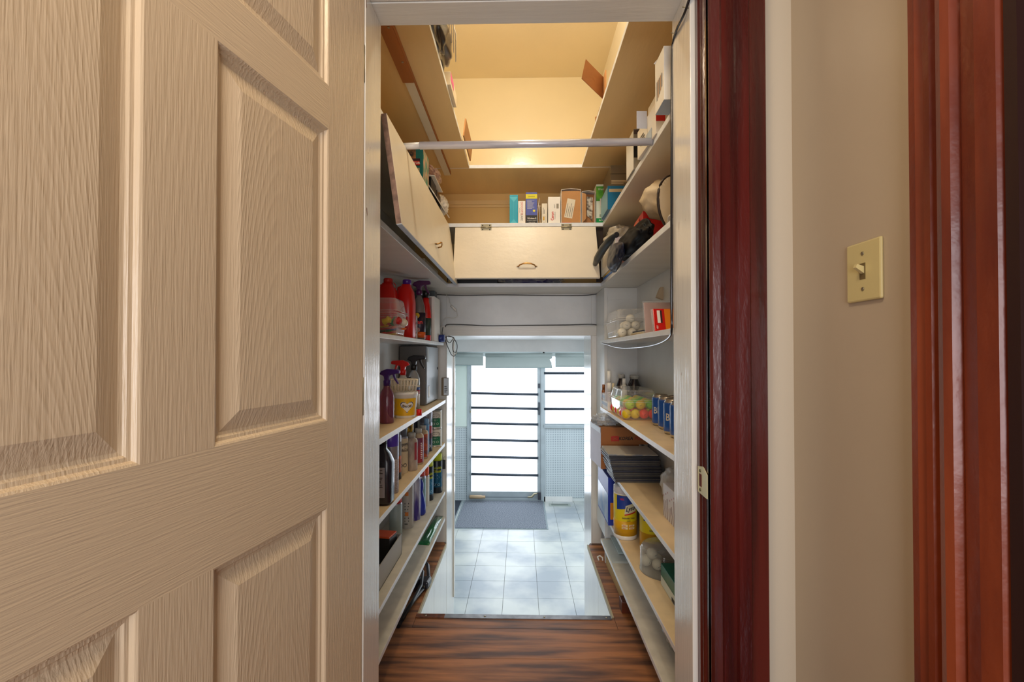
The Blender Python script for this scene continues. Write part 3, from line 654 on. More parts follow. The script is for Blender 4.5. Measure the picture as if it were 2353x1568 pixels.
MB().lathe([(.0264, .03), (.0272, .12)], 28, sx=1.0, sy=.81).build('label', mat('dark_green_label', '32443c', .5), t)
o = carton('book', 'white-spined book standing upright between red bottle and grey case', 'book', ony(985, 0, 2.46).x, ony(1000, 0, 2.46).x, 2.46, 2.62, ZE, .245, paper_w)
patch(front(-.004, -.08, 0), -.0135, .006, .004, .24, mat('pink_grey_cover', 'a98f88', .5), o, 'cover')
o = carton('storage_case', 'tall dark grey case at the back of the left shelf', 'case', ony(984, 0, 2.72).x-.06, ony(1006, 0, 2.72).x, 2.64, 2.71, ZE, .30, mat('slate_plastic', '565c5f', .5))
t = thing('battery', 'fat blue battery with red end lying on the end of the left shelf', 'battery', (ony(1003, 775, 2.6).x, 2.6, ZE+.0225))
MB().tube([(0, 0, 0), (.046, 0, 0)], .0215, 20).build('body', mat('navy_wrap', '1d3480', .35), t); MB().tube([(-.002, 0, 0), (.001, 0, 0)], .021, 20).build('end_cap', mat('red_disc', 'c22a2a', .4), t)
t = MB().prism([(-.008, 0), (.002, 0), (-.004, .07), (-.016, .075), (-.018, .05)], 'y', 0, .004).build('paper_tag', white_pl, loc=(ony(1010, 0, 2.68).x, 2.635, ZE)); tag(t, 'narrow white plastic strip leaning behind the blue battery', 'strip')
# clear clamshell with trinkets
def clamshell(label, x0, x1, y0, y1, z, h, lid=True, rz=0):
    cx, cy = (x0+x1)/2, (y0+y1)/2; a, b = (x1-x0)/2, (y1-y0)/2; t = thing('clear_box', label, 'container', (cx, cy, z), rz)
    def shell(z0, z1, k0, k1, closed_bottom, ribs, nm):
        mb = MB(); n = 40; rings = []
        for i in range(7):
            f = i/6; zz = z0+(z1-z0)*f; k = k0+(k1-k0)*f; R = []
            for s in range(n):
                an = 2*PI*s/n; c, d = math.cos(an), math.sin(an)
                u = math.copysign(abs(c)**.35, c); v = math.copysign(abs(d)**.35, d)
                rb = 1-(.018 if (s % 4 == 0 and ribs and 0 < i < 6) else 0); R.append((a*k*u*rb, b*k*v*rb, zz))
            rings.append(R)
        vs = [p for R in rings for p in R]
        mb.add(vs, [(i*n+s, i*n+(s+1) % n, (i+1)*n+(s+1) % n, (i+1)*n+s) for i in range(6) for s in range(n)], 0, True)
        if closed_bottom: mb.add(rings[0], [tuple(range(n))])
        else: mb.add(rings[-1], [tuple(range(n))])
        mb.build(nm, clearp, t)
    shell(.002, h*.62, .88, .99, True, True, 'tray')
    mb = MB()
    for s in (0, 1): mb.tube([(-a, -b, h*(.62+.05*s)), (a, -b, h*(.62+.05*s)), (a, b, h*(.62+.05*s)), (-a, b, h*(.62+.05*s))], .0022, 6, closed=True)
    mb.build('rim', clearp, t)
    if lid: shell(h*.68, h, .98, .86, False, True, 'lid')
    return t
cx0 = ony(872, 0, 1.78).x-.06
cb = clamshell('clear plastic box of small toys and pens at the front of the left shelf', cx0, ony(919, 0, 1.78).x, 1.74, 1.93, ZE, .15)
rr = random.Random(4); cols = ['c81e1e', 'e8c61e', '1f7a3c', '222222', 'e86a1e', '2b4aa0', 'e9d9b0', 'd8a020']
for k in range(9):
    m = mat('toy_'+cols[k % 8], cols[k % 8], .4); L_ = rr.uniform(.03, .045)
    x = -.525+rr.uniform(-.05, .035); y = 1.765+rr.uniform(0, .12); ang = rr.uniform(-.6, .6); z = ZE+.012+.0095*(k//2)
    o = MB().tube([(-L_, 0, -.004), (L_*.8, 0, .004), (L_, 0, .0045)], [.0042, .0042, .001], 8).build('pen', m, loc=(x, y, z), rot=(0, 0, ang))
    tag(o, ['red pen lowest in the clear toy box', 'yellow pen lowest in the clear toy box', 'green pen in the clear toy box', 'black pen in the clear toy box', 'orange pen in the clear toy box', 'blue pen in the clear toy box', 'beige pen in the clear toy box', 'ochre pen in the clear toy box', 'red pen on top of the others in the toy box'][k], 'pen', 'pens in the clear box')
for k, (c, nm) in enumerate((('e8c61e', 'yellow'), ('2a8f4a', 'green'), ('c81e1e', 'red'), ('e8dcc8', 'beige'))):
    o = MB().lathe([(.006, 0), (.014, .004), (.011, .02), (.016, .03), (.004, .038)], 14).build('toy', mat('toyc_'+nm, c, .4), loc=(-.55+.027*k, 1.80+.03*(k % 2), ZE+.056), rot=(.5*k, 1.1, 0)); tag(o, nm+' rounded toy piece in the clear box of toys', 'toy')
o = carton('carton', 'slim berry-patterned carton between red jug and spray bottle', 'carton', ony(946, 0, 2.14).x-.012, ony(956, 0, 2.14).x, 2.15, 2.19, ZE, .115, mat('berry_print', '57152c', .5, var=.8, vs=70, col2='d8d0cc'))
#==================================================================== LEFT SHELF A
p = onz(884, 975, ZA)
t = bottle('spray_bottle', 'translucent pink-purple spray bottle beside the white door jamb', 'spray bottle', p.x, 1.82, ZA, [(.026, 0), (.029, .006), (.029, .105), (.024, .125), (.015, .14), (.012, .155)], mat('pink_translucent', '9a4a70', .12, trans=.55, coat=.6))
trigger(t, .15, mat('deep_purple', '3f1a72', .3), 1.0, 1)
p = ony(931, 900, 1.99)
t = thing('tub', 'white margarine tub with yellow printed label and heart', 'tub', (p.x, 1.99, ZA))
MB().lathe([(.041, 0), (.044, .003), (.053, .098), (.0555, .1), (.0555, .112), (.052, .112), (.043, .01), (0, .008)], 36).build('body', white_pl, t)
def tubw(cz, a0=0): return lambda u, v: ((.0448+.0086*(cz+v-.003)/.095+.0006)*math.sin(a0+u/.048), -(.0448+.0086*(cz+v-.003)/.095+.0006)*math.cos(a0+u/.048), cz+v)
patch(tubw(.012, -.15), -.07, .07, 0, .074, mat('yellow_label', 'e3b013', .35), t, 'label', 20)
def off(fn, e): 
    def g(u, v):
        x, y, z = fn(u, v); l = math.hypot(x, y); return (x*(1+e/l), y*(1+e/l), z)
    return g
hp = [(0, -.026), (.024, .0), (.027, .012), (.02, .021), (.009, .02), (0, .012), (-.009, .02), (-.02, .021), (-.027, .012), (-.024, 0)]
def heart(k, e, m):
    f = off(tubw(.05, .42), e); MB().add([f(0, 0)]+[f(x*k, y*k) for x, y in hp], [(0, i+1, (i+1) % 10+1) for i in range(10)]).build('heart', m, t)
heart(1.12, .0004, mat('gold_heart', 'f2d34c', .35)); heart(1.02, .0008, mat('blue_heart', '25357e', .35)); heart(.9, .0012, paper_w)
text('Becel', mat('dark_blue_ink', '14163c', .4), t, off(tubw(.053, .42), .0016), .018, bold=.02)
lines(off(tubw(.03, -.75), .0006), -.012, .014, 0, .05, 12, mat('grey_barcode', '7b7486', .5), t, 'barcode')
# basket
t = thing('basket', 'small cream slotted plastic basket sitting on the yellow-labelled tub', 'basket', (ony(922, 890, 1.97).x, 1.98, ZA+.113), .35)
bkm = mat('cream_plastic', 'ddd3bd', .4); ba, bb, bh = .062, .042, .055; mb = MB()
def ringb(z, k): return [(-ba*k, -bb*k, z), (ba*k, -bb*k, z), (ba*k, bb*k, z), (-ba*k, bb*k, z)]
for z, r_ in ((0.002, .0022), (.028, .0022), (bh-.003, .004)):
    k = .86+.14*z/bh; mb.tube(ringb(z, k), r_, 8, closed=True)
mb.build('frame', bkm, t); mb = MB()
for s in range(4):
    A, C = ringb(.002, .86), ringb(bh, 1); n = 9 if s % 2 == 0 else 6
    for i in range(n+1):
        f = i/n; a = Vector(A[s]).lerp(Vector(A[(s+1) % 4]), f); c = Vector(C[s]).lerp(Vector(C[(s+1) % 4]), f); mb.tube([a, c], .0037, 6)
mb.build('slats', bkm, t); B(-ba*.86, ba*.86, -bb*.86, bb*.86, .0, .003).build('bottom', bkm, t)
t = bottle('spray_bottle', 'pale spray bottle with bright red trigger head behind the basket', 'spray bottle', ony(926, 850, 2.12).x, 2.12, ZA, [(.026, 0), (.03, .006), (.03, .13), (.015, .17), (.012, .18)], mat('milky_plastic', 'c9c6bd', .25))
trigger(t, .178, red_pl, 1.05, -1)
t = bottle('spray_bottle', 'clear spray bottle with black trigger head behind the red one', 'spray bottle', ony(951, 850, 2.3).x, 2.3, ZA, [(.026, 0), (.03, .006), (.03, .15), (.02, .18), (.012, .19), (.012, .2)], mat('clear_grey_bottle', 'c3c8cc', .15, trans=.4))
trigger(t, .195, black_p, 1.15, 1); MB().lathe([(.0304, .03), (.0304, .12)], 28).build('label', paper_w, t); MB().lathe([(.0307, .095), (.0307, .11)], 28).build('label', mat('blue_band', '2d4f9a', .5), t); MB().lathe([(.0307, .075), (.0307, .095)], 28).build('label', mat('red_band', 'a82a30', .5), t)
t = bottle('bottle', 'small yellow-topped bottle between the two spray bottles', 'bottle', ony(940, 850, 2.2).x, 2.21, ZA, [(.014, 0), (.015, .1), (.01, .13), (.01, .14)], mat('mustard_plastic', 'b98f22', .4), ([(.008, .138), (.007, .165)], black_p))
o = MB().lathe([(.0125, 0), (.0115, .026), (.0095, .027), (.0095, .012), (0, .01)], 20).build('cup', red_pl, loc=(ony(962, 0, 2.04).x+.005, 2.05, ZA)); tag(o, 'tiny red plastic cap standing on the tan shelf by the tub', 'cap')
# electric panel
t = thing('electric_panel', 'grey metal electric panel box mounted at the back of the left shelves', 'electric panel', (-.56, 2.44, ZA+.001))
pgm = mat('panel_grey', '9aa3ab', .35, bump=.1, bs=40, var=.06, vs=6); y1 = .345; zt = .318
B(-.095, .045, 0, y1, 0, zt).build('box', mat('panel_dark_grey', '6c6a68', .5), t, bevel=.004)
B(.045, .053, .006, y1-.004, .006, zt-.004).build('door', pgm, t, bevel=.002); pd = t.children[-1]
fn = sideR(.0535, .0, .0)
patch(fn, .03, .075, .035, .105, mat('panel_frame', '7d7f85', .4), pd, 'card_frame'); patch(sideR(.0542, 0, 0), .035, .070, .042, .098, paper_w, pd, 'card'); patch(fn, .01, .05, zt-.085, zt-.012, mat('faded_sticker', 'b9bdbb', .6), pd, 'sticker')
MB().lathe([(.008, 0), (.007, .003)], 14).build('latch', black_p, pd, loc=(.053, .31, .19), rot=(0, PI/2, 0))
t = thing('wall_card_box', 'small card box with printed lines fixed on the left post of the far opening', 'box', (ony(1025, 0, 2.79).x, 2.79, ony(0, 907, 2.79).z))
B(-.02, .02, -.025, .01, 0, .108).build('box', mat('brown_side', '7c6a50', .6), t); patch(front(0, -.0255, 0), -.006, .021, .004, .106, mat('pale_card', 'cfdae6', .5), t); lines(front(0, -.0262, .01), -.002, .018, .01, .055, 4, ink, t)
#==================================================================== LEFT SHELF B
t = thing('bottle', 'large black bottle with white text label beside the left jamb', 'bottle', (-.5, 1.63, ZB)); 
secs = [(0, .8), (.012, 1), (.15, 1), (.178, .72), (.195, .42), (.215, .42)]; mb = MB(); sg = 24; vs = []
for z, s in secs:
    for k in range(sg):
        an = 2*PI*k/sg; c, d = math.cos(an), math.sin(an); vs.append((.042*s*math.copysign(abs(c)**.5, c), .034*s*math.copysign(abs(d)**.5, d), z))
mb.add(vs, [(i*sg+k, i*sg+(k+1) % sg, (i+1)*sg+(k+1) % sg, (i+1)*sg+k) for i in range(len(secs)-1) for k in range(sg)], 0, True); mb.add(vs[:sg], [tuple(range(sg))]); mb.add(vs[-sg:], [tuple(range(sg))])
mb.build('body', mat('near_black_hdpe', '17172a', .25, coat=.3), t); MB().lathe([(.019, .213), (.019, .228), (.017, .23)], 20).build('cap', black_p, t)
patch(front(0, -.0345, 0), -.032, .022, .03, .135, mat('silver_label', 'a4a4b0', .5), t, 'label'); lines(front(0, -.0352, 0), -.028, .018, .06, .13, 13, ink, t); lines(front(0, -.0352, 0), -.018, .006, .036, .054, 9, ink, t, 'barcode')
sil = mat('silver_can', 'a8a8b2', .3, metal=.6)
def canx(name, label, px, y, r, h, bands, cap=None, body=None, words=None, z=ZB, a0=None, cat='spray can', crimp=True, dx=0):
    p = ony(px, 1000, y); return can(name, label, cat, p.x+dx, y, z, r, h, bands, cap, body, None, words, p.x/y*-1*0+(a0 if a0 is not None else math.atan2(p.x, y)*-1), crimp=crimp)
canx('spray_can', 'tall silver can with violet top behind the large black bottle', 898, 1.76, .03, .235, [(.002, .13, mat('pinkish_text_label', 'b8aeb0', .5, var=.5, vs=90, vst=(1, 1, 6))), (.18, .225, mat('violet_band', '5a3fc0', .3))], None, sil)
canx('spray_can', 'narrow dark can with orange lower label and grey top', 909, 1.95, .024, .19, [(.0, .03, mat('dkb', '33302e', .5)), (.03, .10, mat('orange_lbl', 'd8703a', .5, var=.5, vs=60)), (.10, .16, paper_g)], (.020, .03, mat('gunmetal', '6c7076', .35)), sil)
canx('spray_can', 'cream primer can with dark blue band and grey cap', 923, 2.06, .0285, .165, [(.0, .155, mat('cream_lbl', 'd9c9a8', .45)), (.096, .134, mat('navy_lbl', '25245f', .45))], (.025, .05, mat('blue_grey_cap', '5d6675', .35)), sil, [('PRIMER', .114, .024, mat('cream_ink', 'efe2c4', .5), .05, .8), ('OO', .035, .024, mat('inkb', '1b1c28', .5), .2)])
canx('spray_can', 'yellow patterned can behind the beige squeeze bottle', 937, 2.24, .028, .21, [(.13, .205, mat('yellow_print', 'd9ac1e', .4, var=.7, vs=60, col2='40301c')), (.0, .13, mat('ochre_print', 'b8701e', .4, var=.6, vs=50, col2='2c2014'))], None, sil)
def squeeze(label, px, y, h, r, m, lab=None, wd=None, capm=None, z=ZB):
    p = ony(px, 1000, y); t = bottle('squeeze_bottle', label, 'bottle', p.x, y, z, [(r*.9, 0), (r, .004), (r, h*.78), (r*.9, h*.83), (r*.5, h*.87), (r*.5, h*.9)], m, ([(r*.62, h*.88), (r*.62, h-.003), (r*.55, h)], capm or mat('putty_cap', 'aaa79c', .45)))
    if lab: MB().lathe([(r+.0003, h*.06), (r+.0005, h*.07), (r+.0005, h*.74), (r+.0003, h*.75)], 28).build('label', lab, t)
    for w in wd or []: text(w[0], w[3], t, wrap(r+.0008, w[1], w[4] if len(w) > 4 else .3), w[2])
    return t
t = squeeze('scuffed beige squeeze bottle with grey cap, nearest of the three', 946, 2.10, .172, .0268, mat('putty_plastic', 'b5a596', .5, var=.35, vs=40, vst=(1, 1, .4), col2='8d8077'))
patch(wrap(.0274, 0, 1.0), -.008, .008, .05, .13, mat('dull_red_strip', '9a3340', .5), t, 'label', 4)
t = squeeze('squeeze bottle with purple and red label, middle of the three', 961, 2.22, .172, .0262, mat('putty2', 'b09c80', .5), mat('maroon_label', '9a2630', .45, var=.6, vs=22, vst=(1, 1, .3), col2='493055'))
lines(wrap(.0268, 0, .9), -.006, .006, .03, .11, 9, paper_w, t)
squeeze('squeeze bottle with orange patterned label, farthest of the three', 972, 2.34, .168, .026, mat('putty2'), mat('orange_red_label', 'b8502c', .45, var=.7, vs=45, col2='5c3a44'))
canx('spray_can', 'slim blue can between orange bottle and navy can', 980, 2.43, .014, .16, [(.01, .16, mat('sky_label', '5f93c0', .4))], (.012, .03, mat('sky_cap', '7fa6c8', .4)), sil)
canx('spray_can', 'big spray can with wide silver cap and red-navy label', 979, 2.52, .034, .165, [(.0, .10, mat('navy2', '20203a', .4)), (.07, .14, mat('red2', 'a82632', .4))], (.0345, .055, mat('silver_cap', '9a9aa4', .3, metal=.5)), sil, [('O', .03, .02, paper_w, .6)])
canx('spray_can', 'short dark can at the wall behind the squeeze bottles', 951, 2.5, .02, .19, [(.02, .17, mat('dark_teal', '28323e', .4))], (.016, .02, mat('dark_cap', '30353e', .4)), sil)
# paint cans
def paintcan(label, z):
    p = ony(999, 1020, 2.66); t = thing('paint_can', label, 'paint can', (p.x, 2.66, z), 0, None); r, h = .041, .104
    MB().lathe([(r, 0), (r*1.03, .002), (r, .005), (r, h-.004), (r*1.04, h-.002), (r*1.02, h), (r*.9, h), (r*.88, h-.006), (0, h-.006)], 32).build('body', mat('tin', 'b6b2a8', .3, metal=.5), t)
    MB().lathe([(r+.0004, .006), (r+.0006, .0065), (r+.0006, h-.009), (r+.0004, h-.008)], 32).build('label', mat('cream_paper', 'd8d2c4', .5), t)
    patch(wrap(r+.0012, 0, .25), -.022, .032, .01, .06, mat('green_label', '1c6a48', .45), t, 'label', 8)
    e = MB(); f = wrap(r+.002, .073, .35); e.add([f(0, 0)]+[f(.026*math.cos(a*PI/10), .014*math.sin(a*PI/10)) for a in range(20)], [(0, i+1, (i+1) % 20+1) for i in range(20)]).build('oval', mat('oval_dark', '3c3338', .5), t)
    e = MB(); f = wrap(r+.0024, .073, .35); e.add([f(0, 0)]+[f(.0235*math.cos(a*PI/10), .0118*math.sin(a*PI/10)) for a in range(20)], [(0, i+1, (i+1) % 20+1) for i in range(20)]).build('oval', mat('cream_paper'), t)
    text('Tub & Tile', mat('oval_ink', '4a3a44', .5), t, wrap(r+.003, .073, .35), .0115); text('O O', mat('pale_ink', 'c8d8c8', .5), t, wrap(r+.002, .028, .3), .02); text('PART A', mat('pale_ink'), t, wrap(r+.002, .05, .3), .007)
    return t
paintcan('lower of two stacked white and green paint cans', ZB); paintcan('upper of two stacked white and green paint cans', ZB+.1045)
t = thing('glass_cup', 'small clear plastic cup near the wall behind the silver cap', 'cup', (ony(978, 0, 2.72).x-.01, 2.72, ZB)); MB().lathe([(.016, 0), (.022, .195), (.021, .195), (.015, .003), (0, .003)], 20).build('body', clear_mat('cup_plastic', 'e8f2f4', .5), t)
#==================================================================== LEFT SHELF C
z = ZC
t = thing('tray', 'long pale cardboard tray at the near end of the lower left shelf', 'tray', (-.565, 1.70, z)); gcm = mat('grey_card', 'aaa79e', .6)
B(-.07, .07, -.18, .19, 0, .003).build('bottom', gcm, t)
for (a_, b_, c_, d_) in ((-.07, -.067, -.18, .19), (.067, .07, -.18, .19), (-.07, .07, -.18, -.177), (-.07, .07, .187, .19)): B(a_, b_, c_, d_, 0, .085).build('side', gcm, t)
o = carton('packet', 'orange and black packet standing in the cardboard tray', 'packet', -.585, -.51, 1.79, 1.86, z+.003, .10, mat('blk_pack', '22201f', .5), -.15); B(-.036, .036, -.034, .034, .1, .106).build('top', mat('orange_pack', 'e0561c', .5), o)
for k in range(3):
    o = carton('envelope', ['leftmost white glossy envelope leaning in the tray', 'middle white glossy envelope leaning in the tray', 'rightmost white glossy envelope leaning in the tray'][k], 'envelope', -.61+.02*k, -.605+.02*k, 1.62, 1.75, z+.003, .125, paper_w, .1*k, 'envelopes in the tray')
canx('spray_can', 'white can with rounded red cap in front of the orange dotted can', 910, 2.08, .0285, .155, [(.0, .145, mat('pale_aqua', 'a9bcbc', .4, var=.15, vs=20))], (.0265, .038, red_pl), sil, z=z)
t = canx('spray_can', 'grey-white can with small orange dots', 937, 2.185, .0275, .225, [(.0, .21, mat('warm_grey_lbl', 'b0aca4', .4))], None, sil, z=z)
for zz in (.07, .165): patch(wrap(.0282, zz, .1), -.008, .008, -.009, .009, mat('orange_dot', 'd07a2c', .5), t, 'dot', 3)
lines(wrap(.0282, 0, .1), -.01, .012, .02, .13, 8, mat('dark_print', '4c4a48', .5), t)
canx('spray_can', 'slim white can with purple and yellow stripe', 955, 2.29, .024, .215, [(.0, .2, mat('purple_stripe', '3d2f86', .4, var=.6, vs=26, vst=(1, 1, .2), col2='d8d8e0'))], (.019, .02, white_pl), sil, z=z)
bottle('bottle', 'pear-shaped dark blue bottle on the lower left shelf', 'bottle', ony(964, 0, 2.35).x+.012, 2.355, z, [(.018, 0), (.026, .01), (.026, .05), (.015, .1), (.01, .12), (.014, .13), (.014, .16), (.006, .18)], mat('royal_blue', '1c2f9c', .3))
canx('spray_can', 'pale teal can with red cap beside the orange-capped can', 968, 2.42, .024, .185, [(.0, .17, mat('teal_lbl', '7fa9ae', .4))], (.021, .03, mat('coral_cap', 'd0463a', .4)), sil, z=z)
t = canx('spray_can', 'white can with orange cap and printed side panel', 974, 2.50, .026, .17, [(.0, .16, mat('off_white_lbl', 'd3cfc6', .4))], (.0245, .045, mat('orange_cap', 'e8541c', .4)), sil, z=z); t.location.x += .004
lines(wrap(.0268, 0, .0), -.008, .012, .03, .13, 14, mat('dark_print'), t)
ig_b = mat('aero_blue', '2a86b8', .35); ig_k = mat('aero_black', '16202c', .35); ig_y = mat('aero_lime', 'c6cf22', .4)
def aero(label, x, y):
    return can('aerosol_can', label, 'spray can', x, y, z, .0325, .195, [(.0, .19, ig_k), (.035, .125, ig_b)], (.0315, .036, ig_y), ig_k, 'glass cleaner aerosol cans', [('Invisible', .150, .021, ig_y, .12, .95), ('Glass', .130, .023, ig_y, .12), ('▽ O', .05, .02, mat('pale_cyan', '9fd0e8', .4), .05)], .1)
aa = aero('blue and black aerosol can with lime cap at the far end of the left shelf', ony(1006, 0, 2.745).x, 2.745)
lines(wrap(.0334, 0, .1), -.016, .02, .085, .112, 4, mat('pale_cyan'), aa)
dup(aa, (ony(993, 0, 2.70).x-.014, 2.672, z), label='blue and black aerosol can squeezed between two of its kind'); dup(aa, (ony(984, 0, 2.60).x+.003, 2.60, z), .3, 'blue and black aerosol can nearest the orange-capped can')
# keyring on post
t = thing('luggage_tag', 'dark tag hanging by a wire hook on the left post', 'tag', (ony(1022, 0, 2.79).x, 2.787, ony(0, 1073, 2.787).z)); B(-.008, .01, -.004, .0, 0, .055).build('tag', mat('dark_olive', '2a2a24', .4), t); MB().tube([(0, -.002, .055), (-.002, -.002, .07), (.004, -.003, .075), (.01, -.002, .073)], .001, 6).build('wire_hook', bar_m, t)
#==================================================================== LEFT SHELF D + floor
def packet(name, label, corners, zb, th, m, seed=1):
    mb = MB(); c = [Vector((a, b, 0)) for a, b in corners]; n = 10; g = []; g2 = []
    for i in range(n+1):
        for j in range(n+1):
            u, v = i/n, j/n; p = c[0].lerp(c[1], u).lerp(c[3].lerp(c[2], u), v); e = (math.sin(PI*u)*math.sin(PI*v))**.5; h = th*e*(.7+.5*noise.noise(Vector((u*5+seed, v*5, seed))))
            g.append((p.x, p.y, zb+.0015+max(0, h))); g2.append((p.x, p.y, zb+.0005))
    fs = [(i*(n+1)+j, (i+1)*(n+1)+j, (i+1)*(n+1)+j+1, i*(n+1)+j+1) for i in range(n) for j in range(n)]
    mb.add(g, fs, 0, True); mb.add(g2, fs); k = len(g)
    bd = [(i, 0) for i in range(n)]+[(n, j) for j in range(n)]+[(i, n) for i in range(n, 0, -1)]+[(0, j) for j in range(n, 0, -1)]
    ix = [i*(n+1)+j for i, j in bd]
    mb.f += [[ix[q], ix[(q+1) % len(ix)], ix[(q+1) % len(ix)]+k, ix[q]+k] for q in range(len(ix))]; mb.m += [0]*len(ix); mb.sm += [False]*len(ix)
    return mb.build(name, m)
def zc(px, py, zz): q = onz(px, py, zz); return (q.x, q.y)
grn = mat('green_foil', '0e7a3c', .2, coat=.6, bump=.5, bs=40, var=.4, vs=14)
o = packet('packet', [], [zc(960, 1252, ZD), zc(986, 1254, ZD), zc(1018, 1187, ZD), zc(1001, 1187, ZD)], ZD, .022, grn, 2); tag(o, 'long glossy green packet lying on the lowest left shelf', 'packet')
patch(lambda u, v: (u, v, ZD+.024), onz(975, 1225, ZD).x-.03, onz(975, 1225, ZD).x, onz(975, 1235, ZD).y, onz(975, 1210, ZD).y+.1, mat('greyish_print', 'b0a8a4', .4), o)
o = packet('packet', [], [(-.60, 2.28), (-.56, 2.27), (-.555, 2.68), (-.60, 2.68)], ZD, .05, mat('blue_white_foil', 'b6cbe6', .25, coat=.4, var=.4, vs=10, col2='e8f0f8'), 5); tag(o, 'blue-white packet lying behind the green packet', 'packet')
# power cord and plugs
t = thing('power_cord', 'coiled thick black power cord on the wood floor under the left shelves', 'cord', (-.5, 2.15, 0))
def fz(px, py, z=.012): q = onz(px, py, z); return (q.x+.5, q.y-2.15, z)
MB().tube([fz(915, 1440), fz(935, 1402), fz(955, 1375), fz(975, 1350), fz(985, 1325, .03), fz(983, 1300, .05), fz(972, 1285, .04), fz(955, 1300, .03), fz(945, 1330, .02), fz(935, 1380, .012)], .009, 10).build('cable', mat('dark_blue_cable', '1c2028', .3), t)
MB().tube([fz(925, 1425, .03), fz(950, 1380, .035), fz(968, 1345, .05), fz(972, 1315, .07), fz(962, 1300, .07)], .007, 10).build('cable', black_c, t)
for (px, py, a) in ((981, 1336, .4), (958, 1335, .2)):
    q = fz(px, py, .03); b_ = B(-.02, .02, -.035, .035, 0, .035).build('plug', mat('plug_black', '23232b', .3), t, loc=(q[0]-.005, q[1], .006), rot=(0, 0, a-.5), bevel=.008)
    B(-.004, -.001, -.04, -.034, .012, .02).build('prong', nickel, b_); B(.003, .006, -.04, -.034, .012, .02).build('prong', nickel, b_)
#==================================================================== RIGHT SHELF E
ball_w = mat('golf_white', 'e4dfcf', .35, bump=.8, bs=420, detail=1)
def ball(x, y, z, m, label, group, cache={}):
    if m.name not in cache:
        bm = bmesh.new(); bmesh.ops.create_icosphere(bm, subdivisions=3, radius=.02135); me = bpy.data.meshes.new('golf_ball'); bm.to_mesh(me); bm.free(); me.polygons.foreach_set('use_smooth', [True]*len(me.polygons)); me.materials.append(m); cache[m.name] = me
        b2 = MB().add([(-.006, -.0212, -.0006), (.006, -.0212, -.0006), (.006, -.0212, .0006), (-.006, -.0212, .0006)], [(0, 1, 2, 3)]); me2 = bpy.data.meshes.new('mark'); me2.from_pydata(b2.v, [], b2.f); me2.materials.append(ink); cache[m.name+'k'] = me2
    o = bpy.data.objects.new('golf_ball', cache[m.name]); COL.objects.link(o); o.location = (x, y, z+.0216); tag(o, label, 'golf ball', group)
    k = bpy.data.objects.new('printed_mark', cache[m.name+'k']); COL.objects.link(k); k.parent = o; k.rotation_euler = (0, random.uniform(-1.5, 1.5), random.uniform(-.3, .5)); k.location = (0, -.0005, 0); return o
clamshell('clear open plastic box full of white golf balls on the upper right shelf', .441, .60, 2.09, 2.45, RE, .135, True)
for (x, y, k) in [(.466, 2.125, 0), (.512, 2.12, 0), (.47, 2.17, 0), (.515, 2.165, 0), (.468, 2.217, 0), (.512, 2.212, 0), (.56, 2.15, 0), (.56, 2.2, 0), (.49, 2.14, 1), (.535, 2.15, 1), (.49, 2.19, 1), (.54, 2.2, 1), (.515, 2.17, 2), (.475, 2.265, 0), (.52, 2.26, 0), (.5, 2.24, 1), (.555, 2.25, 0), (.48, 2.31, 0), (.525, 2.31, 0)]:
    ball(x, y, RE+.004+.034*k, ball_w, 'white golf ball in the upper clear box, '+['bottom', 'middle', 'top'][k]+' layer, '+('open-edge side' if x < .49 else 'wall side' if x > .53 else 'middle column')+', '+('front row' if y < 2.145 else 'second row' if y < 2.18 else 'third row' if y < 2.24 else 'fourth row' if y < 2.28 else 'rear row'), 'white golf balls')
o = carton('magazine', 'thin stack-end magazine lying by the white golf balls, dark cover', 'magazine', .50, .62, 1.86, 2.05, RE, .006, mat('dark_cover2', '2c2c34', .5))
for k in range(3):
    o = carton('magazine', ['tan magazine lying low in the small pile by the clear sleeve', 'cream magazine in the middle of the small pile by the clear sleeve', 'dark blue magazine topping the small pile by the clear sleeve'][k], 'magazine', .485+.006*k, .62, 1.87+.004*k, 2.04, RE+.0065+.0065*k, .0058, [mat('tan_pages', 'c8b48c', .6), mat('cream_pages', 'd8d0bc', .6), mat('navy_cover', '242a44', .5)][k], .03*k)
def leaning(name, label, cat, px0, px1, y, z, h, m, lean=.25, th=.004):
    x0, x1 = ony(px0, 0, y).x, ony(px1, 0, y).x; w = (x1-x0)/2
    o = B(-w, w, 0, th, 0, h).build(name, m, loc=((x0+x1)/2, y, z), rot=(-lean, 0, 0), bevel=.0015); return tag(o, label, cat), w
slv = mat('pinkish_sleeve', 'b9a09c', .2, coat=.5)
o, w_ = leaning('package', 'large pale pink blister sleeve leaning on the upper right shelf', 'package', 1481, 1560, 1.80, RE, .135, slv, .22); B(-w_-.004, w_+.004, .001, .003, 0, .141).build('clear_edge', clearp, o)
for x in (-.03, -.02): MB().lathe([(.003, 0), (.003, .001)], 10).build('hole', ink, o, loc=(x, 0, .06), rot=(PI/2, 0, 0))
lines(front(0, 0, 0), -.04, -.02, .01, .045, 8, mat('dull_brown_print', '8a6a60', .5), o)
o, w_ = leaning('package', 'red and orange blister card in front of the pink sleeve', 'package', 1502, 1575, 1.52, RE, .082, mat('red_card', 'c81410', .3, coat=.4), .3, .006)
patch(front(0, 0, 0), -w_*.3, w_*.6, .002, .08, mat('orange_card', 'e0801c', .35), o); patch(front(0, -.0005, 0), -w_+.012, -w_+.022, .03, .075, paper_w, o, 'sticker'); patch(front(0, -.0008, 0), -w_+.023, -w_+.028, .03, .075, ink, o, 'barcode'); text('giga', paper_w, o, frontd(-w_+.011, 0, .015), .008); B(-w_-.006, -w_-.001, .0, .004, 0, .08).build('clear_edge', clearp, o)
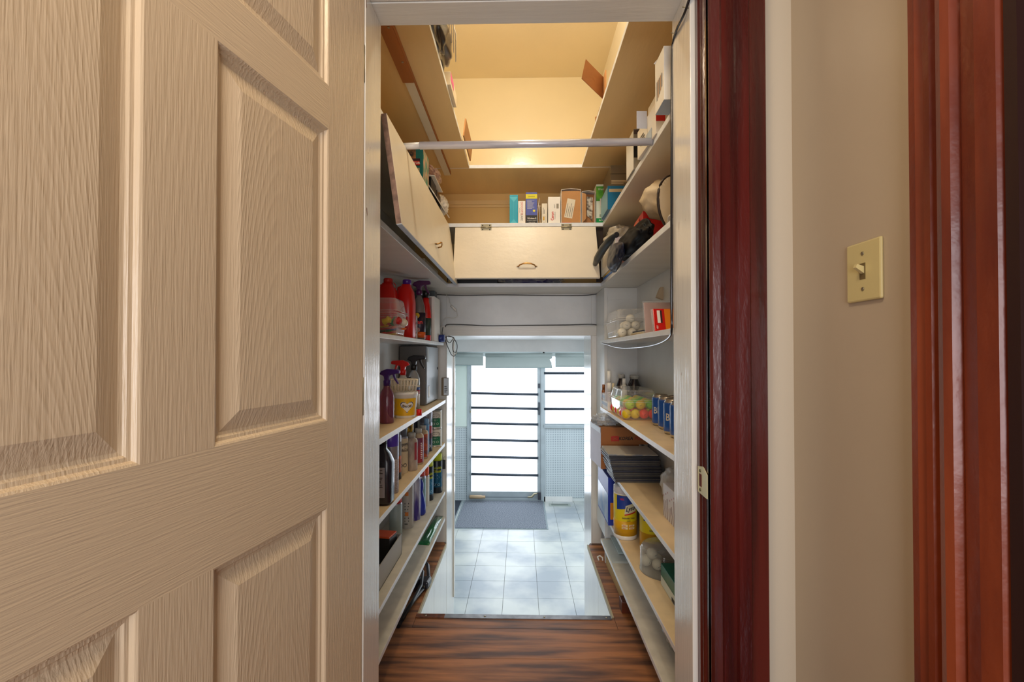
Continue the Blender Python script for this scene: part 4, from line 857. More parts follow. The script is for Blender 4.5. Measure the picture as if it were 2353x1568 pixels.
q = ony(1510, 680, 2.1); o = MB().prism([(-.03, 0), (-.012, .045), (0, .045), (0, -.012)], 'y', -.012, .012).build('wall_hook', mat('bare_peg', 'cbb79a', .5), loc=(XR, 2.08, q.z-.01)); tag(o, 'small wooden wedge peg on the right wall above the pink sleeve', 'peg')
#==================================================================== RIGHT SHELF A
def blue_can(label, x, y, a):
    z = RA; t = thing('beer_can', label, 'can', (x, y, z), a, 'blue drink cans'); r = .033
    MB().lathe([(.025, 0), (.031, .006), (.033, .012), (.033, .108), (.031, .115), (.0275, .122), (.0275, .125), (.0262, .126), (.0255, .122), (0, .122)], 28).build('body', mat('aluminium', 'c3b9a8', .3, metal=.8), t)
    MB().lathe([(.0333, .012), (.0335, .013), (.0335, .108), (.0316, .1145)], 28).build('label', mat('blue_print', '1550a4', .25, coat=.5), t)
    text('Blue', mat('silver_ink', 'd5cfbf', .4), t, wrap(.0337, .062, -.35), .036, .85, bold=.025)
    e = MB(); f = wrap(.0338, .092, -.35)
    pts = []
    for k in range(10): rr_ = .009 if k % 2 == 0 else .0045; an = PI/2+k*PI/5; pts.append(f(rr_*math.cos(an), rr_*math.sin(an)))
    e.add([f(0, 0)]+pts, [(0, i+1, (i+1) % 10+1) for i in range(10)]).build('leaf_emblem', mat('leaf_red', 'b8302c', .4), t)
    text('O', mat('pale_blue_ink', '7fa8d0', .4), t, wrap(.0337, .028, -.35), .014)
    MB().lathe([(.006, 0), (.006, .0015)], 12, c=(0, -.006, .1225)).build('pull_tab', nickel, t); return t
b1 = blue_can('blue drink can beside the coloured golf balls, farthest in the front row', .563, 1.865, -.02)
for k, (x, y, a, l) in enumerate([(.561, 1.775, .55, 'second blue drink can from the golf balls in the front row'), (.548, 1.665, .0, 'third blue drink can from the golf balls in the front row'), (.545, 1.585, .4, 'blue drink can half hidden behind the white jamb'), (.605, 1.72, 1, 'blue drink can in the back row at the wall, near the middle'), (.605, 1.80, 2, 'blue drink can in the back row nearest the golf balls')]): dup(b1, (x, y, RA), a, l)
clamshell('clear two-tier plastic box of coloured golf balls', .438, .60, 1.98, 2.32, RA, .13, True)
yel, gyl, redb, grnb = [mat('golf_'+n, c, .35, bump=.5, bs=420, detail=1) for n, c in (('yellow', 'e0c01c'), ('lime', 'b8d23a'), ('red', 'f04028'), ('green', '6fc42a'))]
RW = ['front', 'second', 'third', 'fourth', 'fifth', 'rear']; CL = ['leftmost', 'second from left', 'third from left', 'rightmost']
rowb = [yel, yel, redb, redb]; rowt = [gyl, yel, grnb]
cn = {'golf_yellow': 'yellow', 'golf_lime': 'lime', 'golf_red': 'red', 'golf_green': 'green'}
for j in range(6):
    for i in range(4 if j < 6 else 0):
        m = rowb[(i+j*2) % 4] if j else rowb[i]
        if .4+i*.0 < 1: ball(.462+i*.038*1.0+(0 if i < 3 else .002), 2.022+j*.052, RA+.004, m, cn[m.name]+' golf ball, bottom layer of the clear box, '+RW[j]+' row, '+CL[i], 'coloured golf balls')
    for i in range(3):
        m = rowt[(i+j) % 3]; ball(.478+i*.047, 2.03+j*.052, RA+.043, m, cn[m.name]+' golf ball, top layer of the clear box, '+RW[j]+' row, '+['left', 'middle', 'right'][i], 'coloured golf balls')
brn = mat('amber_black', '1c1014', .15, coat=.4)
def med(label, px, y, top, r, cap=True):
    q = ony(px, top, y); h = q.z-RA; return bottle('medicine_bottle', label, 'bottle', q.x, y, RA, [(r*.9, 0), (r, .005), (r, h*.55), (r*.9, h*.62), (r*.42, h*.88), (r*.42, h*.92)], brn, ([(r*.5, h*.89), (r*.5, h-.002), (r*.46, h)], mat('grey_cap', 'a8a69e', .45)))
med('dark brown bottle with grey cap standing by the white dropper bottle', 1428, 2.42, 861, .036); med('dark brown bottle with grey cap in front, right of the pair at the wall', 1464, 2.38, 863, .04).location.x -= .012
med('dark brown bottle with grey cap, left and rear of the pair', 1455, 2.49, 862, .038).location.x -= .0
def small(label, px, y, top, r, m, capm, ch=.3, cr=.6):
    q = ony(px, top, y); h = q.z-RA; return bottle('bottle', label, 'bottle', q.x, y, RA, [(r*.92, 0), (r, .003), (r, h*(1-ch)-.01), (r*cr*.8, h*(1-ch))], m, ([(r*cr, h*(1-ch)-.002), (r*cr*.9, h)], capm))
small('white lotion bottle with tall cap at the far end of the shelf', 1399, 2.42, 853, .02, mat('lotion_white', 'cfcad0', .35), white_pl, .3, .55)
small('white bottle with conical nozzle in front of the dark bottles', 1434, 2.36, 870, .014, mat('nozzle_white', 'd8d4cc', .4), white_pl, .18, .7)
small('small round-capped white bottle by the amber vial', 1400, 2.36, 880, .013, mat('lotion_white'), white_pl, .3, .9)
small('tiny cream bottle between two white bottles', 1409, 2.365, 881, .007, mat('cream_vial', 'd8c8a4', .4), mat('cream_vial'), .4, .9)
small('small amber vial at the very end of the right tan shelf', 1387, 2.5, 884, .011, mat('amber_glass', '8a4a14', .2), mat('amber_glass'), .2, .8)
t = thing('carton', 'white long carton lying at the far end behind the golf balls', 'carton', (.4565, 2.42, RA)); B(-.018, .016, -.09, .1, 0, .045).build('body', paper_w, t, bevel=.002); patch(sideL(-.018, 0, 0), -.08, .07, .02, .036, mat('blue_grey_print', 'a9b6c8', .5), t)
t = thing('carton', 'smaller grey-white carton on top of the long carton', 'carton', (.455, 2.46, RA+.0455)); B(-.016, .014, -.05, .055, 0, .035).build('body', mat('pale_grey_card', 'cdd0d4', .5), t, bevel=.002)
patch(sideL(-.016, 0, 0), -.04, .04, .01, .025, mat('blue_grey_print'), t)
#==================================================================== RIGHT SHELF B : parcel, magazines, tissue box
A_, B_ = Vector((.395, 2.28)), Vector((.378, 2.525)); d_ = (B_-A_).normalized(); rz_b = math.atan2(d_.y, d_.x)-PI/2
t = thing('parcel', 'brown postal cardboard box with red logo and taped purple-white side', 'box', (A_.x, A_.y, RB), rz_b)
Wb, Db, Hb = .235, (B_-A_).length-.005, .205
B(0, Wb, 0, Db, 0, Hb).build('body', cardb_d, t, bevel=.003)
patch(front(0, 0, 0), .0, Wb, 0, Hb, mat('parcel_front', 'a0622e', .6, var=.06, vs=8), t, 'front_face')
text('KOREA', ink, t, front(.125, -.001, .15), .022, 1.0, shear=.2, bold=.03); text('POST', mat('parcel_red', 'b02a22', .5), t, front(.195, -.001, .15), .022, 1.0, shear=.2, bold=.03)
e = MB(); c = (.07, .15)
for s in (-1, 1):
    for k in (-1, 0, 1): e.prism([(c[0]+s*.004, c[1]+k*.008-.003), (c[0]+s*.02, c[1]+k*.008-.006*(1 if k == 0 else 1)), (c[0]+s*.02, c[1]+k*.008+.003), (c[0]+s*.004, c[1]+k*.008+.002)], 'y', -.0016, -.0012)
e.prism([(c[0]-.016, c[1]+.013), (c[0]+.016, c[1]+.013), (c[0], c[1]+.001)], 'y', -.002, -.0013).prism([(c[0]-.016, c[1]-.013), (c[0]+.016, c[1]-.013), (c[0], c[1]-.001)], 'y', -.002, -.0013)
e.build('logo', mat('parcel_red'), t)
patch(front(0, -.0012, 0), .105, .155, .03, .10, mat('dark_tape', '7e4422', .4), t, 'tape'); patch(sideL(0, 0, 0), -Db+.002, -.002, .0, Hb, mat('lilac_wrap', 'b9a8b4', .35, var=.15, vs=6), t, 'side_label'); patch(sideL(-.0008, 0, 0), -Db*.95, -.01, Hb-.03, Hb-.004, mat('white_tape', 'd8dce8', .3), t, 'tape')
patch(lambda u, v: (u, v, Hb+.001), .03, .12, .05, .2, mat('worn_label', 'b3a284', .6), t, 'address_label'); patch(front(0, -.001, 0), .19, .235, .0, .12, mat('printed_waybill', 'cfc8b8', .5, var=.8, vs=60, col2='50504e'), t, 'waybill')
t = MB().blob((0, 0, .025), (.06, .05, .03), .5, 4, 4, 2, floor=-.024).build('plastic_bag', clear_mat('crinkle', 'f2f4f6', .5), loc=(.43, 2.36, RB+Hb+.002)); tag(t, 'crumpled clear plastic film lying on top of the brown postal box', 'plastic film')
ORD = 'lowest,second,third,fourth,fifth,sixth,seventh,eighth,ninth,tenth,eleventh,twelfth,thirteenth,fourteenth,fifteenth,sixteenth,seventeenth,eighteenth,nineteenth,twentieth,twenty-first,twenty-second,twenty-third,twenty-fourth,twenty-fifth'.split(',')
mcol = [mat('mag_%d' % i, c, .4, var=.25, vs=30, vst=(1, 1, 6)) for i, c in enumerate(('2a2c34', '3a3a40', '23283c', '55524e'))]
rr = random.Random(11)
for k in range(26):
    xo, yo = .395+.035*(k < 0)+rr.uniform(-.004, .004)+(.02-.0011*k), rr.uniform(-.004, .004); zz = RB+.0048*k
    mb = MB(); n = 10; th = .0044; pts = []
    for i in range(n+1):
        f = i/n; pts.append((.225*f, .004*math.sin(f*PI*1.0+.3*(k % 3))*((k % 5)/4)))
    o = MB()
    o.box(0, .218, 0, .2, .0003, th)
    o.tube([(0.002, .0022, .0023), (.216, .0022, .0023)], .0021, 6)
    if k == 25: pass
    mo = o.build('magazine', mcol[rr.randrange(4)] if k < 25 else mat('top_page', 'c8b999', .5, var=.6, vs=18, col2='6a7a90'), loc=(xo, 2.04+yo, zz), rot=(0, 0, rr.uniform(-.03, .03)))
    tag(mo, ('dark thin magazine in the tall stack before the brown postal box, '+ORD[k]+' from the bottom') if k < 25 else 'printed tan page topping the magazine stack', 'magazine', 'stack of magazines')
    B(.001, .216, .004, .198, th, th+.0003).build('page_edge', mat('page_edge', 'b8b2a8', .6), mo)
t = thing('tissue_box', 'white tissue box with thin pink flower stems', 'tissue box', (.565, 1.515, RB)); B(-.065, .065, -.115, .115, 0, .116).build('body', mat('tissue_card', 'dfe0e6', .4), t, bevel=.002)
e = MB(); rr = random.Random(3)
for k in range(10):
    u = -.105+.021*k; f = sideL(-.065, 0, 0); h = rr.uniform(.05, .085); e.tube([f(u, .004), f(u+.004, h*.5), f(u+rr.uniform(-.008, .008), h)], .0008, 5)
e.build('stems', mat('stem_grey', '8a7478', .6), t); e = MB()
for k in range(10):
    u = -.105+.021*k; q = sideL(-.0652, 0, 0)(u, .075+.01*(k % 3)); e.lathe([(.0032, -.0004), (.0032, .0004)], 8, c=(0, 0, 0)); 
    for i in range(len(e.v)-16, len(e.v)): x, y, zz = e.v[i]; e.v[i] = (q[0]-zz, q[1]+x, q[2]+y)
e.build('blossoms', mat('pink_bloom', 'd6b0ba', .6), t); MB().lathe([(.04, 0), (.04, .001)], 24, c=(0, 0, .1162), sx=.6).build('opening', mat('orange_oval', 'b0603c', .6), t)
t = MB().blob((0, 0, .06), (.045, .08, .065), .25, 2.2, 4, 8, floor=-.058).build('plastic_bag', mat('white_bag', 'd9dad8', .35, trans=.1), loc=(.59, 1.78, RB)); tag(t, 'soft white plastic bag behind the tissue box', 'bag')
#==================================================================== RIGHT SHELF C
t = thing('detergent_box', 'blue and white box with orange print squeezed beside the first wipe canister', 'box', (.475, 2.37, RC)); B(-.055, .04, -.14, .15, 0, .232).build('body', mat('cobalt_card', '1e38a8', .35), t, bevel=.002)
patch(sideL(-.055, 0, 0), -.148, .138, .012, .15, mat('silver_blue_print', 'd5deea', .25, var=.3, vs=6, col2='7fa6d8'), t); patch(front(0, -.14, 0), -.045, -.025, .03, .11, mat('orange_print', 'd88a1c', .4), t); patch(front(0, -.1405, 0), -.02, .03, .05, .2, mat('blue_mid', '2f58c8', .4), t)
def wipes(label, px, y, sec=False):
    x = ony(px, 0, y).x; t = thing('wipes_canister', label, 'canister', (x, y, RC), -math.atan2(x, y)*.0, 'disinfecting wipe canisters'); r, h = .051, .205
    MB().lathe([(r*.9, 0), (r*1.02, .004), (r*1.02, .016), (r, .018), (r, h-.0), (r*.98, h)], 36).build('body', white_pl, t)
    MB().lathe([(r*1.0, h), (r*1.03, h+.002), (r*1.0, h+.028), (r*.8, h+.038), (r*.75, h+.036), (0, h+.034)], 36).build('lid', mat('grey_white_lid', 'c9c9cb', .4), t)
    MB().lathe([(r+.0004, .02), (r+.0006, .021), (r+.0006, h-.006), (r+.0004, h-.005)], 36).build('label', mat('wipes_yellow', 'e4cf1c', .35), t)
    MB().lathe([(r+.0009, .021), (r+.0009, .085)], 36).build('label', mat('wipes_amber', 'd8a214', .35), t)
    a0 = math.atan2(x, y)*-1*0-.05; n = 12
    f = wrap(r+.0012, 0, a0); mb = MB()
    for i in range(n):
        u0, u1 = -.048+.096*i/n, -.048+.096*(i+1)/n; g = lambda u: .135+.5*u*0-.12*(u+.0)**2*0+ .35*(u+.048)*.5
        mb.add([f(u0, g(u0)), f(u1, g(u1)), f(u1, h-.006), f(u0, h-.006)], [(0, 1, 2, 3)])
    mb.build('label', mat('wipes_blue', '1f3f96', .35), t)
    f2 = wrap(r+.0016, 0, a0+.18); q = [(-.022, .118), (.034, .126), (.038, .172), (-.016, .156)]; quadpatch(f2, q, mat('pale_cream', 'ded9b4', .4), t)
    quadpatch(off(f2, .0005), [(-.021, .112), (.033, .124), (.033, .130), (-.021, .117)], redink, t, 'stripe')
    text('Lysol', mat('dark_navy_ink', '16183a', .4), t, lambda u, v: off(f2, .0012)(u+.009, .144+v+u*.2), .027, .85, shear=.25, bold=.03)
    text('DISINFECTING', mat('dark_navy_ink'), t, off(wrap(r+.0016, .1, a0+.12), .0008), .0088, bold=.03); text('WIPES', mat('dark_navy_ink'), t, off(wrap(r+.0016, .089, a0+.12), .0008), .006, bold=.03)
    if not sec: text('10%', redink, t, off(wrap(r+.0016, .183, a0-.45), .0008), .012, bold=.03)
    for k, (u, v) in enumerate(((-.012, .068), (.02, .068), (-.012, .056), (.02, .056))): patch(off(wrap(r+.0016, 0, a0), .0006), u-.012, u+.014, v-.004, v+.004, mat('cream_tick', 'e8dca8', .5), t, 'printed_panel', 3); lines(off(wrap(r+.0016, 0, a0), .0012), u-.008, u+.012, v-.002, v+.003, 1, redink, t)
    return t
wipes('yellow wipe canister with blue top band, the fully visible one', 1433, 2.10); wipes('yellow wipe canister half hidden by the shelf above', 1494, 1.955, True)
t = thing('dome_container', 'low clear round plastic container with golf balls inside', 'container', (.548, 1.775, RC)); MB().lathe([(.10, .0), (.103, .004), (.1, .006), (.098, .085), (.09, .095), (.0, .096)], 40, sx=.9, sy=.9).build('dome', clear_mat('dome_plastic', 'e4e6e2', .35), t); MB().lathe([(.104, 0), (.105, .003), (.1, .005), (0, .005)], 40, sx=.88, sy=.88).build('base', clear_mat('dome_base', 'd0ccc0', .5), t)
for (x, y, k) in ((.485, 1.80, 0), (.52, 1.765, 0), (.53, 1.81, 0), (.505, 1.785, 1)): ball(x, y, RC+.006+.033*k, ball_w, {.485: 'white golf ball at the left of the low round container', .52: 'white golf ball at the front of the low round container', .53: 'white golf ball at the back of the low round container', .505: 'white golf ball resting on the others in the low round container'}[x], 'golf balls in the round container')
t = thing('carton', 'green and white carton at the front of the wipes shelf', 'carton', (.57, 1.53, RC)); B(-.066, .066, -.16, .142, 0, .075).build('body', mat('teal_green_card', '12705a', .35), t, bevel=.0015)
patch(sideL(-.066, 0, 0), -.14, .158, .002, .034, mat('pale_mint', 'd8e4de', .4), t); patch(sideL(-.0665, 0, 0), .01, .10, .03, .06, mat('mint_mid', '6fb49c', .4), t); patch(sideL(-.067, 0, 0), -.02, .02, .005, .018, ink, t, 'small_print'); patch(sideL(-.067, 0, 0), .03, .05, .005, .022, ink, t, 'small_print')
patch(lambda u, v: (u, v, .0757), -.03, .03, -.1, 0, mat('beige_oval', 'b8a488', .5), t); patch(lambda u, v: (u, v, .0757), -.01, .01, .05, .1, redink, t)
# lowest right shelf
fr_ = thing('picture_panel', 'pale flat panel lying topmost on the lowest right shelf', 'panel', (.475, 2.64, .165)); 
B(-.045, .1, -.115, .09, 0, .008).build('sheet', mat('pale_aqua_board', 'b4c4c2', .3), fr_); patch(lambda u, v: (u, v, .009), .02, .06, -.08, -.02, mat('slate_print', '76828a', .5), fr_)
fr_.location = (.53, 2.42, RD+.012); o = B(-.09, .1, -.13, .13, 0, .01).build('flat_board', mat('pale_grey_board', 'b4bab6', .4), loc=(.53, 2.36, RD)); tag(o, 'grey-white board beneath the pale panel on the lowest right shelf', 'board')
t = thing('plastic_bag', 'crinkled clear bag of small parts on the lowest right shelf', 'bag', (.56, 1.62, RD)); MB().blob((0, 0, .055), (.055, .2, .06), .45, 4, 5, 12, floor=-.054).build('film', smokep, t)
for k in range(3): MB().blob((.0, -.1+.09*k, .035), (.03, .035, .03), .2, 3, 3, k).build('contents', mat('grey_contents', 'a49c94', .6), t)
# floor bits at right
o = B(-.012, .012, -.19, .19, 0, .045).build('wood_strip', mat('pine_strip', 'c8a870', .6, bump=.2, bs=30), loc=(.475, 2.54, 0), rot=(0, 0, .02)); tag(o, 'pale pine strip lying on the floor under the lowest right shelf', 'wood strip')
o.location = (.478, 2.33, .0)
o = B(-.03, .03, -.03, .03, 0, .05).build('wood_block', mat('red_brown_block', '5a2814', .4), loc=(.475, 2.08, 0), bevel=.003); tag(o, 'small red-brown wood block on the floor at the pine strip end', 'wood block')
q = onz(1380, 1288, 0); o = MB().tube([(q.x-.012, q.y-.01, .004), (q.x-.014, q.y+.015, .012), (q.x, q.y+.02, .016), (q.x+.012, q.y+.005, .012), (q.x+.01, q.y-.012, .004)], .004, 8).build('clip', white_pl, loc=(0, 0, 0)); tag(o, 'little white cable clip lying on the wood floor strip', 'clip')
#==================================================================== SHELF F right clutter
o = carton('file_box', 'low white file box under the black strap on the broad shelf', 'box', .425, .56, 2.07, 2.44, ZF+.022, .12, paper_w); patch(sideL(-.0675, 0, 0), -.15, .12, .03, .09, mat('faint_print', 'd9cfbe', .5), o)
o = carton('folder', 'yellow folder under the white file box', 'folder', .43, .56, 2.09, 2.42, ZF+.011, .01, mat('yellow_folder', 'c8a23c', .5)); o = carton('folder', 'blue folder at the bottom of the pile on the broad shelf', 'folder', .428, .56, 2.08, 2.40, ZF, .01, mat('blue_folder', '2c68b4', .4))
t = MB().blob((0, 0, .0), (.055, .13, .045), .35, 2, 4, 6, ridge=False).build('plastic_bag', mat('milky_bag', 'cfc3ae', .25, trans=.25, coat=.3), loc=(.485, 2.33, ZF+.205)); tag(t, 'milky plastic bag on the file box near the wide flap', 'bag')
o = carton('carton', 'red carton with orange side behind the black garment', 'carton', .505, .60, 1.88, 2.06, ZF, .20, mat('red_carton', 'c41a1c', .4), -.05); patch(sideL(-.05, 0, 0), -.088, .02, .01, .19, mat('orange_side', 'e8642a', .4), o); text('SG', paper_w, o, sideL(-.051, .05, .12), .035, bold=.03)
blk = mat('black_fabric', '07070b', .6, bump=.25, bs=14, spec=.2); t = thing('garment', 'crumpled black garment draped over the edge of the broad right shelf', 'garment', (.47, 1.80, ZF))
MB().blob((-.015, .04, .062), (.045, .21, .06), .30, 1.3, 5, 21, floor=-.06, ridge=False).build('folds', blk, t); MB().blob((-.072, .14, .02), (.022, .13, .055), .28, 1.3, 5, 9, ridge=False).build('sleeve', mat('navy_sheen_fabric', '10162a', .45, bump=.3, bs=30), t)
t = MB().tube([(.43, 2.06, ZF+.15), (.41, 2.15, ZF+.14), (.395, 2.22, ZF+.12), (.385, 2.30, ZF+.095), (.38, 2.36, ZF+.075)], [.012, .018, .02, .02, .012], 10).build('strap', mat('dark_leather', '22282c', .4)); tag(t, 'dark padded strap hanging across the white file box', 'strap')
bei = mat('beige_canvas', 'cdb998', .75, bump=.4, bs=60)
t = thing('sun_hat', 'beige canvas sun hat with dark-edged brim leaning on the broad right shelf', 'hat', (.515, 1.52, ZF))
MB().blob((.0, .15, .175), (.07, .10, .065), .25, 1.6, 4, 13, floor=-.06, ridge=False).build('crown', bei, t)
rb = MB(); n = 36; R_ = .115
dz = Matrix.Rotation(.25, 3, 'Z') @ Matrix.Rotation(.35, 3, 'Y')
c_ = Vector((.0, -.03, .102)); dz = Matrix.Rotation(.3, 3, 'Z'); R_ = .085; pts = [c_+dz @ Vector((R_*1.05*math.cos(a), -.012*math.cos(2*a), R_*1.1*math.sin(a))) for a in [2*PI*k/n for k in range(n)]]
rb.add([c_+dz @ Vector((0, .02, 0))]+pts, [(0, i+1, (i+1) % n+1) for i in range(n)], 0, True).build('brim', bei, t, solid=.004); MB().tube(pts, .0045, 8, closed=True).build('brim_edge', mat('dark_piping', '2a1c14', .6), t)
t = MB().blob((0, 0, .012), (.06, .12, .014), .4, 2, 4, 31, floor=-.011, ridge=False).build('towel', mat('pale_cloth', 'd9d2c8', .7), loc=(.498, 1.36, ZF)); tag(t, 'folded white cloth under the black garment at the shelf front', 'cloth')
t = MB().blob((0, 0, .09), (.05, .05, .065), .25, 1.8, 4, 33, ridge=False).build('cloth_bag', mat('cream_bag', 'd8c8ac', .7), loc=(.515, 1.36, ZF+.11)); tag(t, 'cream cloth bag topmost above the hat beside the black cable', 'bag')
#==================================================================== SHELF G back row
def gbox(label, a, b, top, m, y=2.47, d=.1, rz=0, h=None, name='carton'):
    x0, x1 = ony(a, 0, y).x, ony(b, 0, y).x; hh = ony(1200, top, y).z-ZG; return carton(name, label, 'carton', x0, x1, y, y+d, ZG, h or hh, m, rz)
o = gbox('slim bright turquoise carton at the left end of the row', 1171, 1190, 448, mat('turquoise_card', '22a0bc', .4)); w_, h_ = .02, .15
e = MB(); hw = o['_a']; 
for s, z0, z1 in ((1, .002, .03), (-1, .15, .122)): e.add([(-hw, -.0508, z0), (hw, -.0508, z0), (0, -.0514, z1)], [(0, 1, 2)])
e.add([(-.0006, -.0514, .03), (.0006, -.0514, .03), (.0006, -.0514, .122), (-.0006, -.0514, .122)], [(0, 1, 2, 3)]); e.build('flap', mat('turquoise_light', '4cb8cc', .4), o)
o = gbox('white carton with red and grey upright lettering, second in the row', 1190.5, 1207, 462, paper_w); text('DOCOTO', mat('coral_ink', 'd05040', .5), o, frontd(.0, -.05, .088), .0175, .9); text('CARE', mat('grey_ink', '77726c', .5), o, frontd(.0, -.05, .04), .0175, .9); lines(frontd(-.012, -.05, .07), -.02, .02, 0, .003, 1, mat('grey_ink'), o)
o = gbox('blue network card carton with yellow top band and black base', 1208, 1234, 442, mat('periwinkle_card', '4a58a8', .4)); hw = o['_a']; f = front(0, -.05, 0)
patch(f, -hw, hw, .14, .1655, mat('lime_card', 'd6cc1c', .4), o); patch(f, -hw, hw, .006, .05, ink, o); text('LINKSYS', mat('dim_ink', '5c5c1c', .5), o, front(0, -.0508, .152), .0095); lines(front(0, -.0508, 0), -hw*.75, hw*.6, .085, .135, 11, mat('pale_print', 'b9bcd8', .5), o); text('Wireless-G', paper_w, o, front(.002, -.0512, .033), .0105, bold=.03); text('NOTEBOOK ADAPTER', paper_w, o, front(.002, -.0512, .022), .005); text('MODEL WPC54G', paper_w, o, front(.002, -.0512, .012), .0045)
MB().lathe([(.0065, 0), (.0065, .0006)], 16).build('emblem', mat('yellow_emblem', 'e0d84a', .4), o, loc=(hw*.45, -.0506, .074), rot=(PI/2, 0, 0))
t = thing('opened_envelope', 'crumpled open white carton sleeve between blue carton and small white carton', 'sleeve', (ony(1240, 0, 2.47).x, 2.47, ZG))
for s in (0, 1): MB().prism([(-.011+.012*s, 0), (-.009+.012*s, 0), (-.012+.013*s, .05), (-.006+.008*s, .105), (-.002+.004*s, .145-.04*s), (-.003+.003*s, .145-.04*s), (-.009+.008*s, .10), (-.0135+.013*s, .05)], 'y', 0, .08).build('side', paper_w, t)
o = gbox('small white carton with yellow mark, shortest in the row', 1244.5, 1257, 468, mat('ivory_card', 'e2dac8', .5)); patch(front(0, -.05, 0), -.010, .006, .012, .045, mat('grey_frame', '9a948a', .5), o); patch(front(0, -.0506, 0), -.009, .005, .013, .044, mat('ivory_card'), o); patch(front(0, -.0512, 0), -.008, .0, .022, .042, mat('amber_mark', 'c89a2c', .5), o); lines(frontv(-.004, -.05, .075), -.018, .018, -.004, .006, 2, mat('grey_ink'), o)
o = gbox('white carton with red upright brand word, sixth in the row', 1259, 1287, 453, paper_w); text('Canon', redink, o, frontv(-.010, -.05, .045), .021, .85, bold=.03); text('PowerShot', mat('grey_ink'), o, frontv(.004, -.05, .047), .009); patch(frontv(.018, -.05, .1), -.014, .012, -.006, .006, mat('dim_label', '8c8474', .5), o); lines(frontv(.002, -.05, .1), -.012, .012, -.002, .004, 3, mat('grey_ink'), o)
def openbox(label, a, b, top, inset, extra=None):
    y = 2.46; x0, x1 = ony(a, 0, y).x, ony(b, 0, y).x; hh = ony(1200, top, y).z-ZG; w = x1-x0; t = thing('carton', label, 'carton', ((x0+x1)/2, y, ZG))
    B(-w/2, -w/2+.0015, 0, .17, 0, hh).box(w/2-.0015, w/2, 0, .17, 0, hh).box(-w/2, w/2, 0, .17, 0, .0015).build('sleeve', paper_w, t)
    MB().prism([(-w/2, hh-.001), (0, hh+.006), (w/2, hh-.001), (w/2, hh-.0025), (0, hh+.0045), (-w/2, hh-.0025)], 'y', 0, .17).build('lid', paper_w, t); return t, w, hh
t, w, hh = openbox('wide brown cardboard box in a white sleeve with tilted address sticker', 1289, 1334, 436, 1); B(-w/2+.002, w/2-.002, .008, .16, .01, hh-.006).build('inner_box', cardb, t); ib = t.children[-1]
rt = lambda u, v: (u*math.cos(-.18)-v*math.sin(-.18)-.006, .0072, .085+u*math.sin(-.18)+v*math.cos(-.18)); patch(rt, -.022, .022, -.052, .052, mat('sticker_paper', 'dcd2bc', .5), ib, 'sticker'); r2 = lambda u, v: tuple(Vector(rt(u, v))+Vector((0, -.0006, 0)))
for k in range(4): lines(lambda u, v, k=k: r2(-.016+.01*k+v, u), -.045, .03+.01*(k % 2), 0, .004, 1, ink, ib, 'small_print', k)
patch(lambda u, v: (u, -.0008, v), -w/2+.002, 0, .0005, .007, redink, t, 'printed_panel')
t, w, hh = openbox('narrower brown cardboard box with one flap folded open', 1336, 1367, 441, 1); B(-w/2+.002, w/2-.002, .03, .16, .004, hh-.006).build('inner_box', cardb_d, t); MB().prism([(-w/2+.002, .004), (-w/2+.024, .03), (-w/2+.024, hh-.012), (-w/2+.002, hh-.006)], 'y', .004, .0055).build('flap', cardb, t)
MB().prism([(-.006, .05), (.008, .04), (.024, .02), (.026, hh-.025), (-.006, hh-.02)], 'y', .024, .028).build('leaflet', mat('leaflet', 'cfc6b4', .5, var=.8, vs=70, col2='54483c'), t)
o = gbox('tall green and white network adapter carton', 1369, 1396, 425, mat('white_green', 'dfe6d4', .35), y=2.47, d=.12); hw = o['_a']; f = front(0, -.06, 0); hh = .2
patch(f, -hw, hw, .125, .205, mat('leaf_green', '2f8f2c', .35, var=.5, vs=18, col2='7cc040'), o); patch(f, -hw, hw, .008, .032, mat('deep_green', '0f8a44', .35), o); text('TP-LINK', paper_w, o, front(0, -.0608, .188), .0125, bold=.03); text('AC750', paper_w, o, front(0, -.0608, .02), .012, bold=.03); patch(front(0, -.0606, 0), -.012, .006, .098, .138, paper_w, o, 'sticker'); patch(front(0, -.0608, 0), .0, .013, .06, .09, mat('device_grey', '3a3432', .4), o); lines(front(0, -.0608, 0), -.015, .015, .04, .055, 3, mat('grey_green', '7c9c80', .5), o)
o = carton('carton', 'blue-topped carton at the corner of the cream shelf', 'carton', ony(1390, 0, 2.28).x, .56, 2.22, 2.40, ZG, .115, mat('sky_carton', '0f6a94', .35, coat=.4)); patch(sideL(-o['_a'], 0, 0), -.088, .088, .004, .11, mat('pale_sky_print', '7fb4c4', .3), o); patch(front(0, -.09, 0), -o['_a']+.006, .02, .085, .1, mat('beige_strip', 'b8a884', .5), o)
o = carton('carton', 'grey-brown carton stacked on the blue-topped carton', 'carton', ony(1397, 0, 2.28).x, .58, 2.22, 2.42, ZG+.1155, .10, mat('taupe_carton', '6a5c44', .45)); lines(front(0, -.1, 0), -.07, .02, .01, .03, 3, mat('sand_ink', 'c8b48c', .5), o); patch(front(0, -.1, 0), -.075, .06, .055, .06, mat('dark_line', '40382a', .5), o)
o = carton('box_lid', 'flat brown cardboard lid standing behind the stacked cartons', 'cardboard', ony(1393, 0, 2.5).x, .60, 2.46, 2.475, ZG, .255, cardb_d)
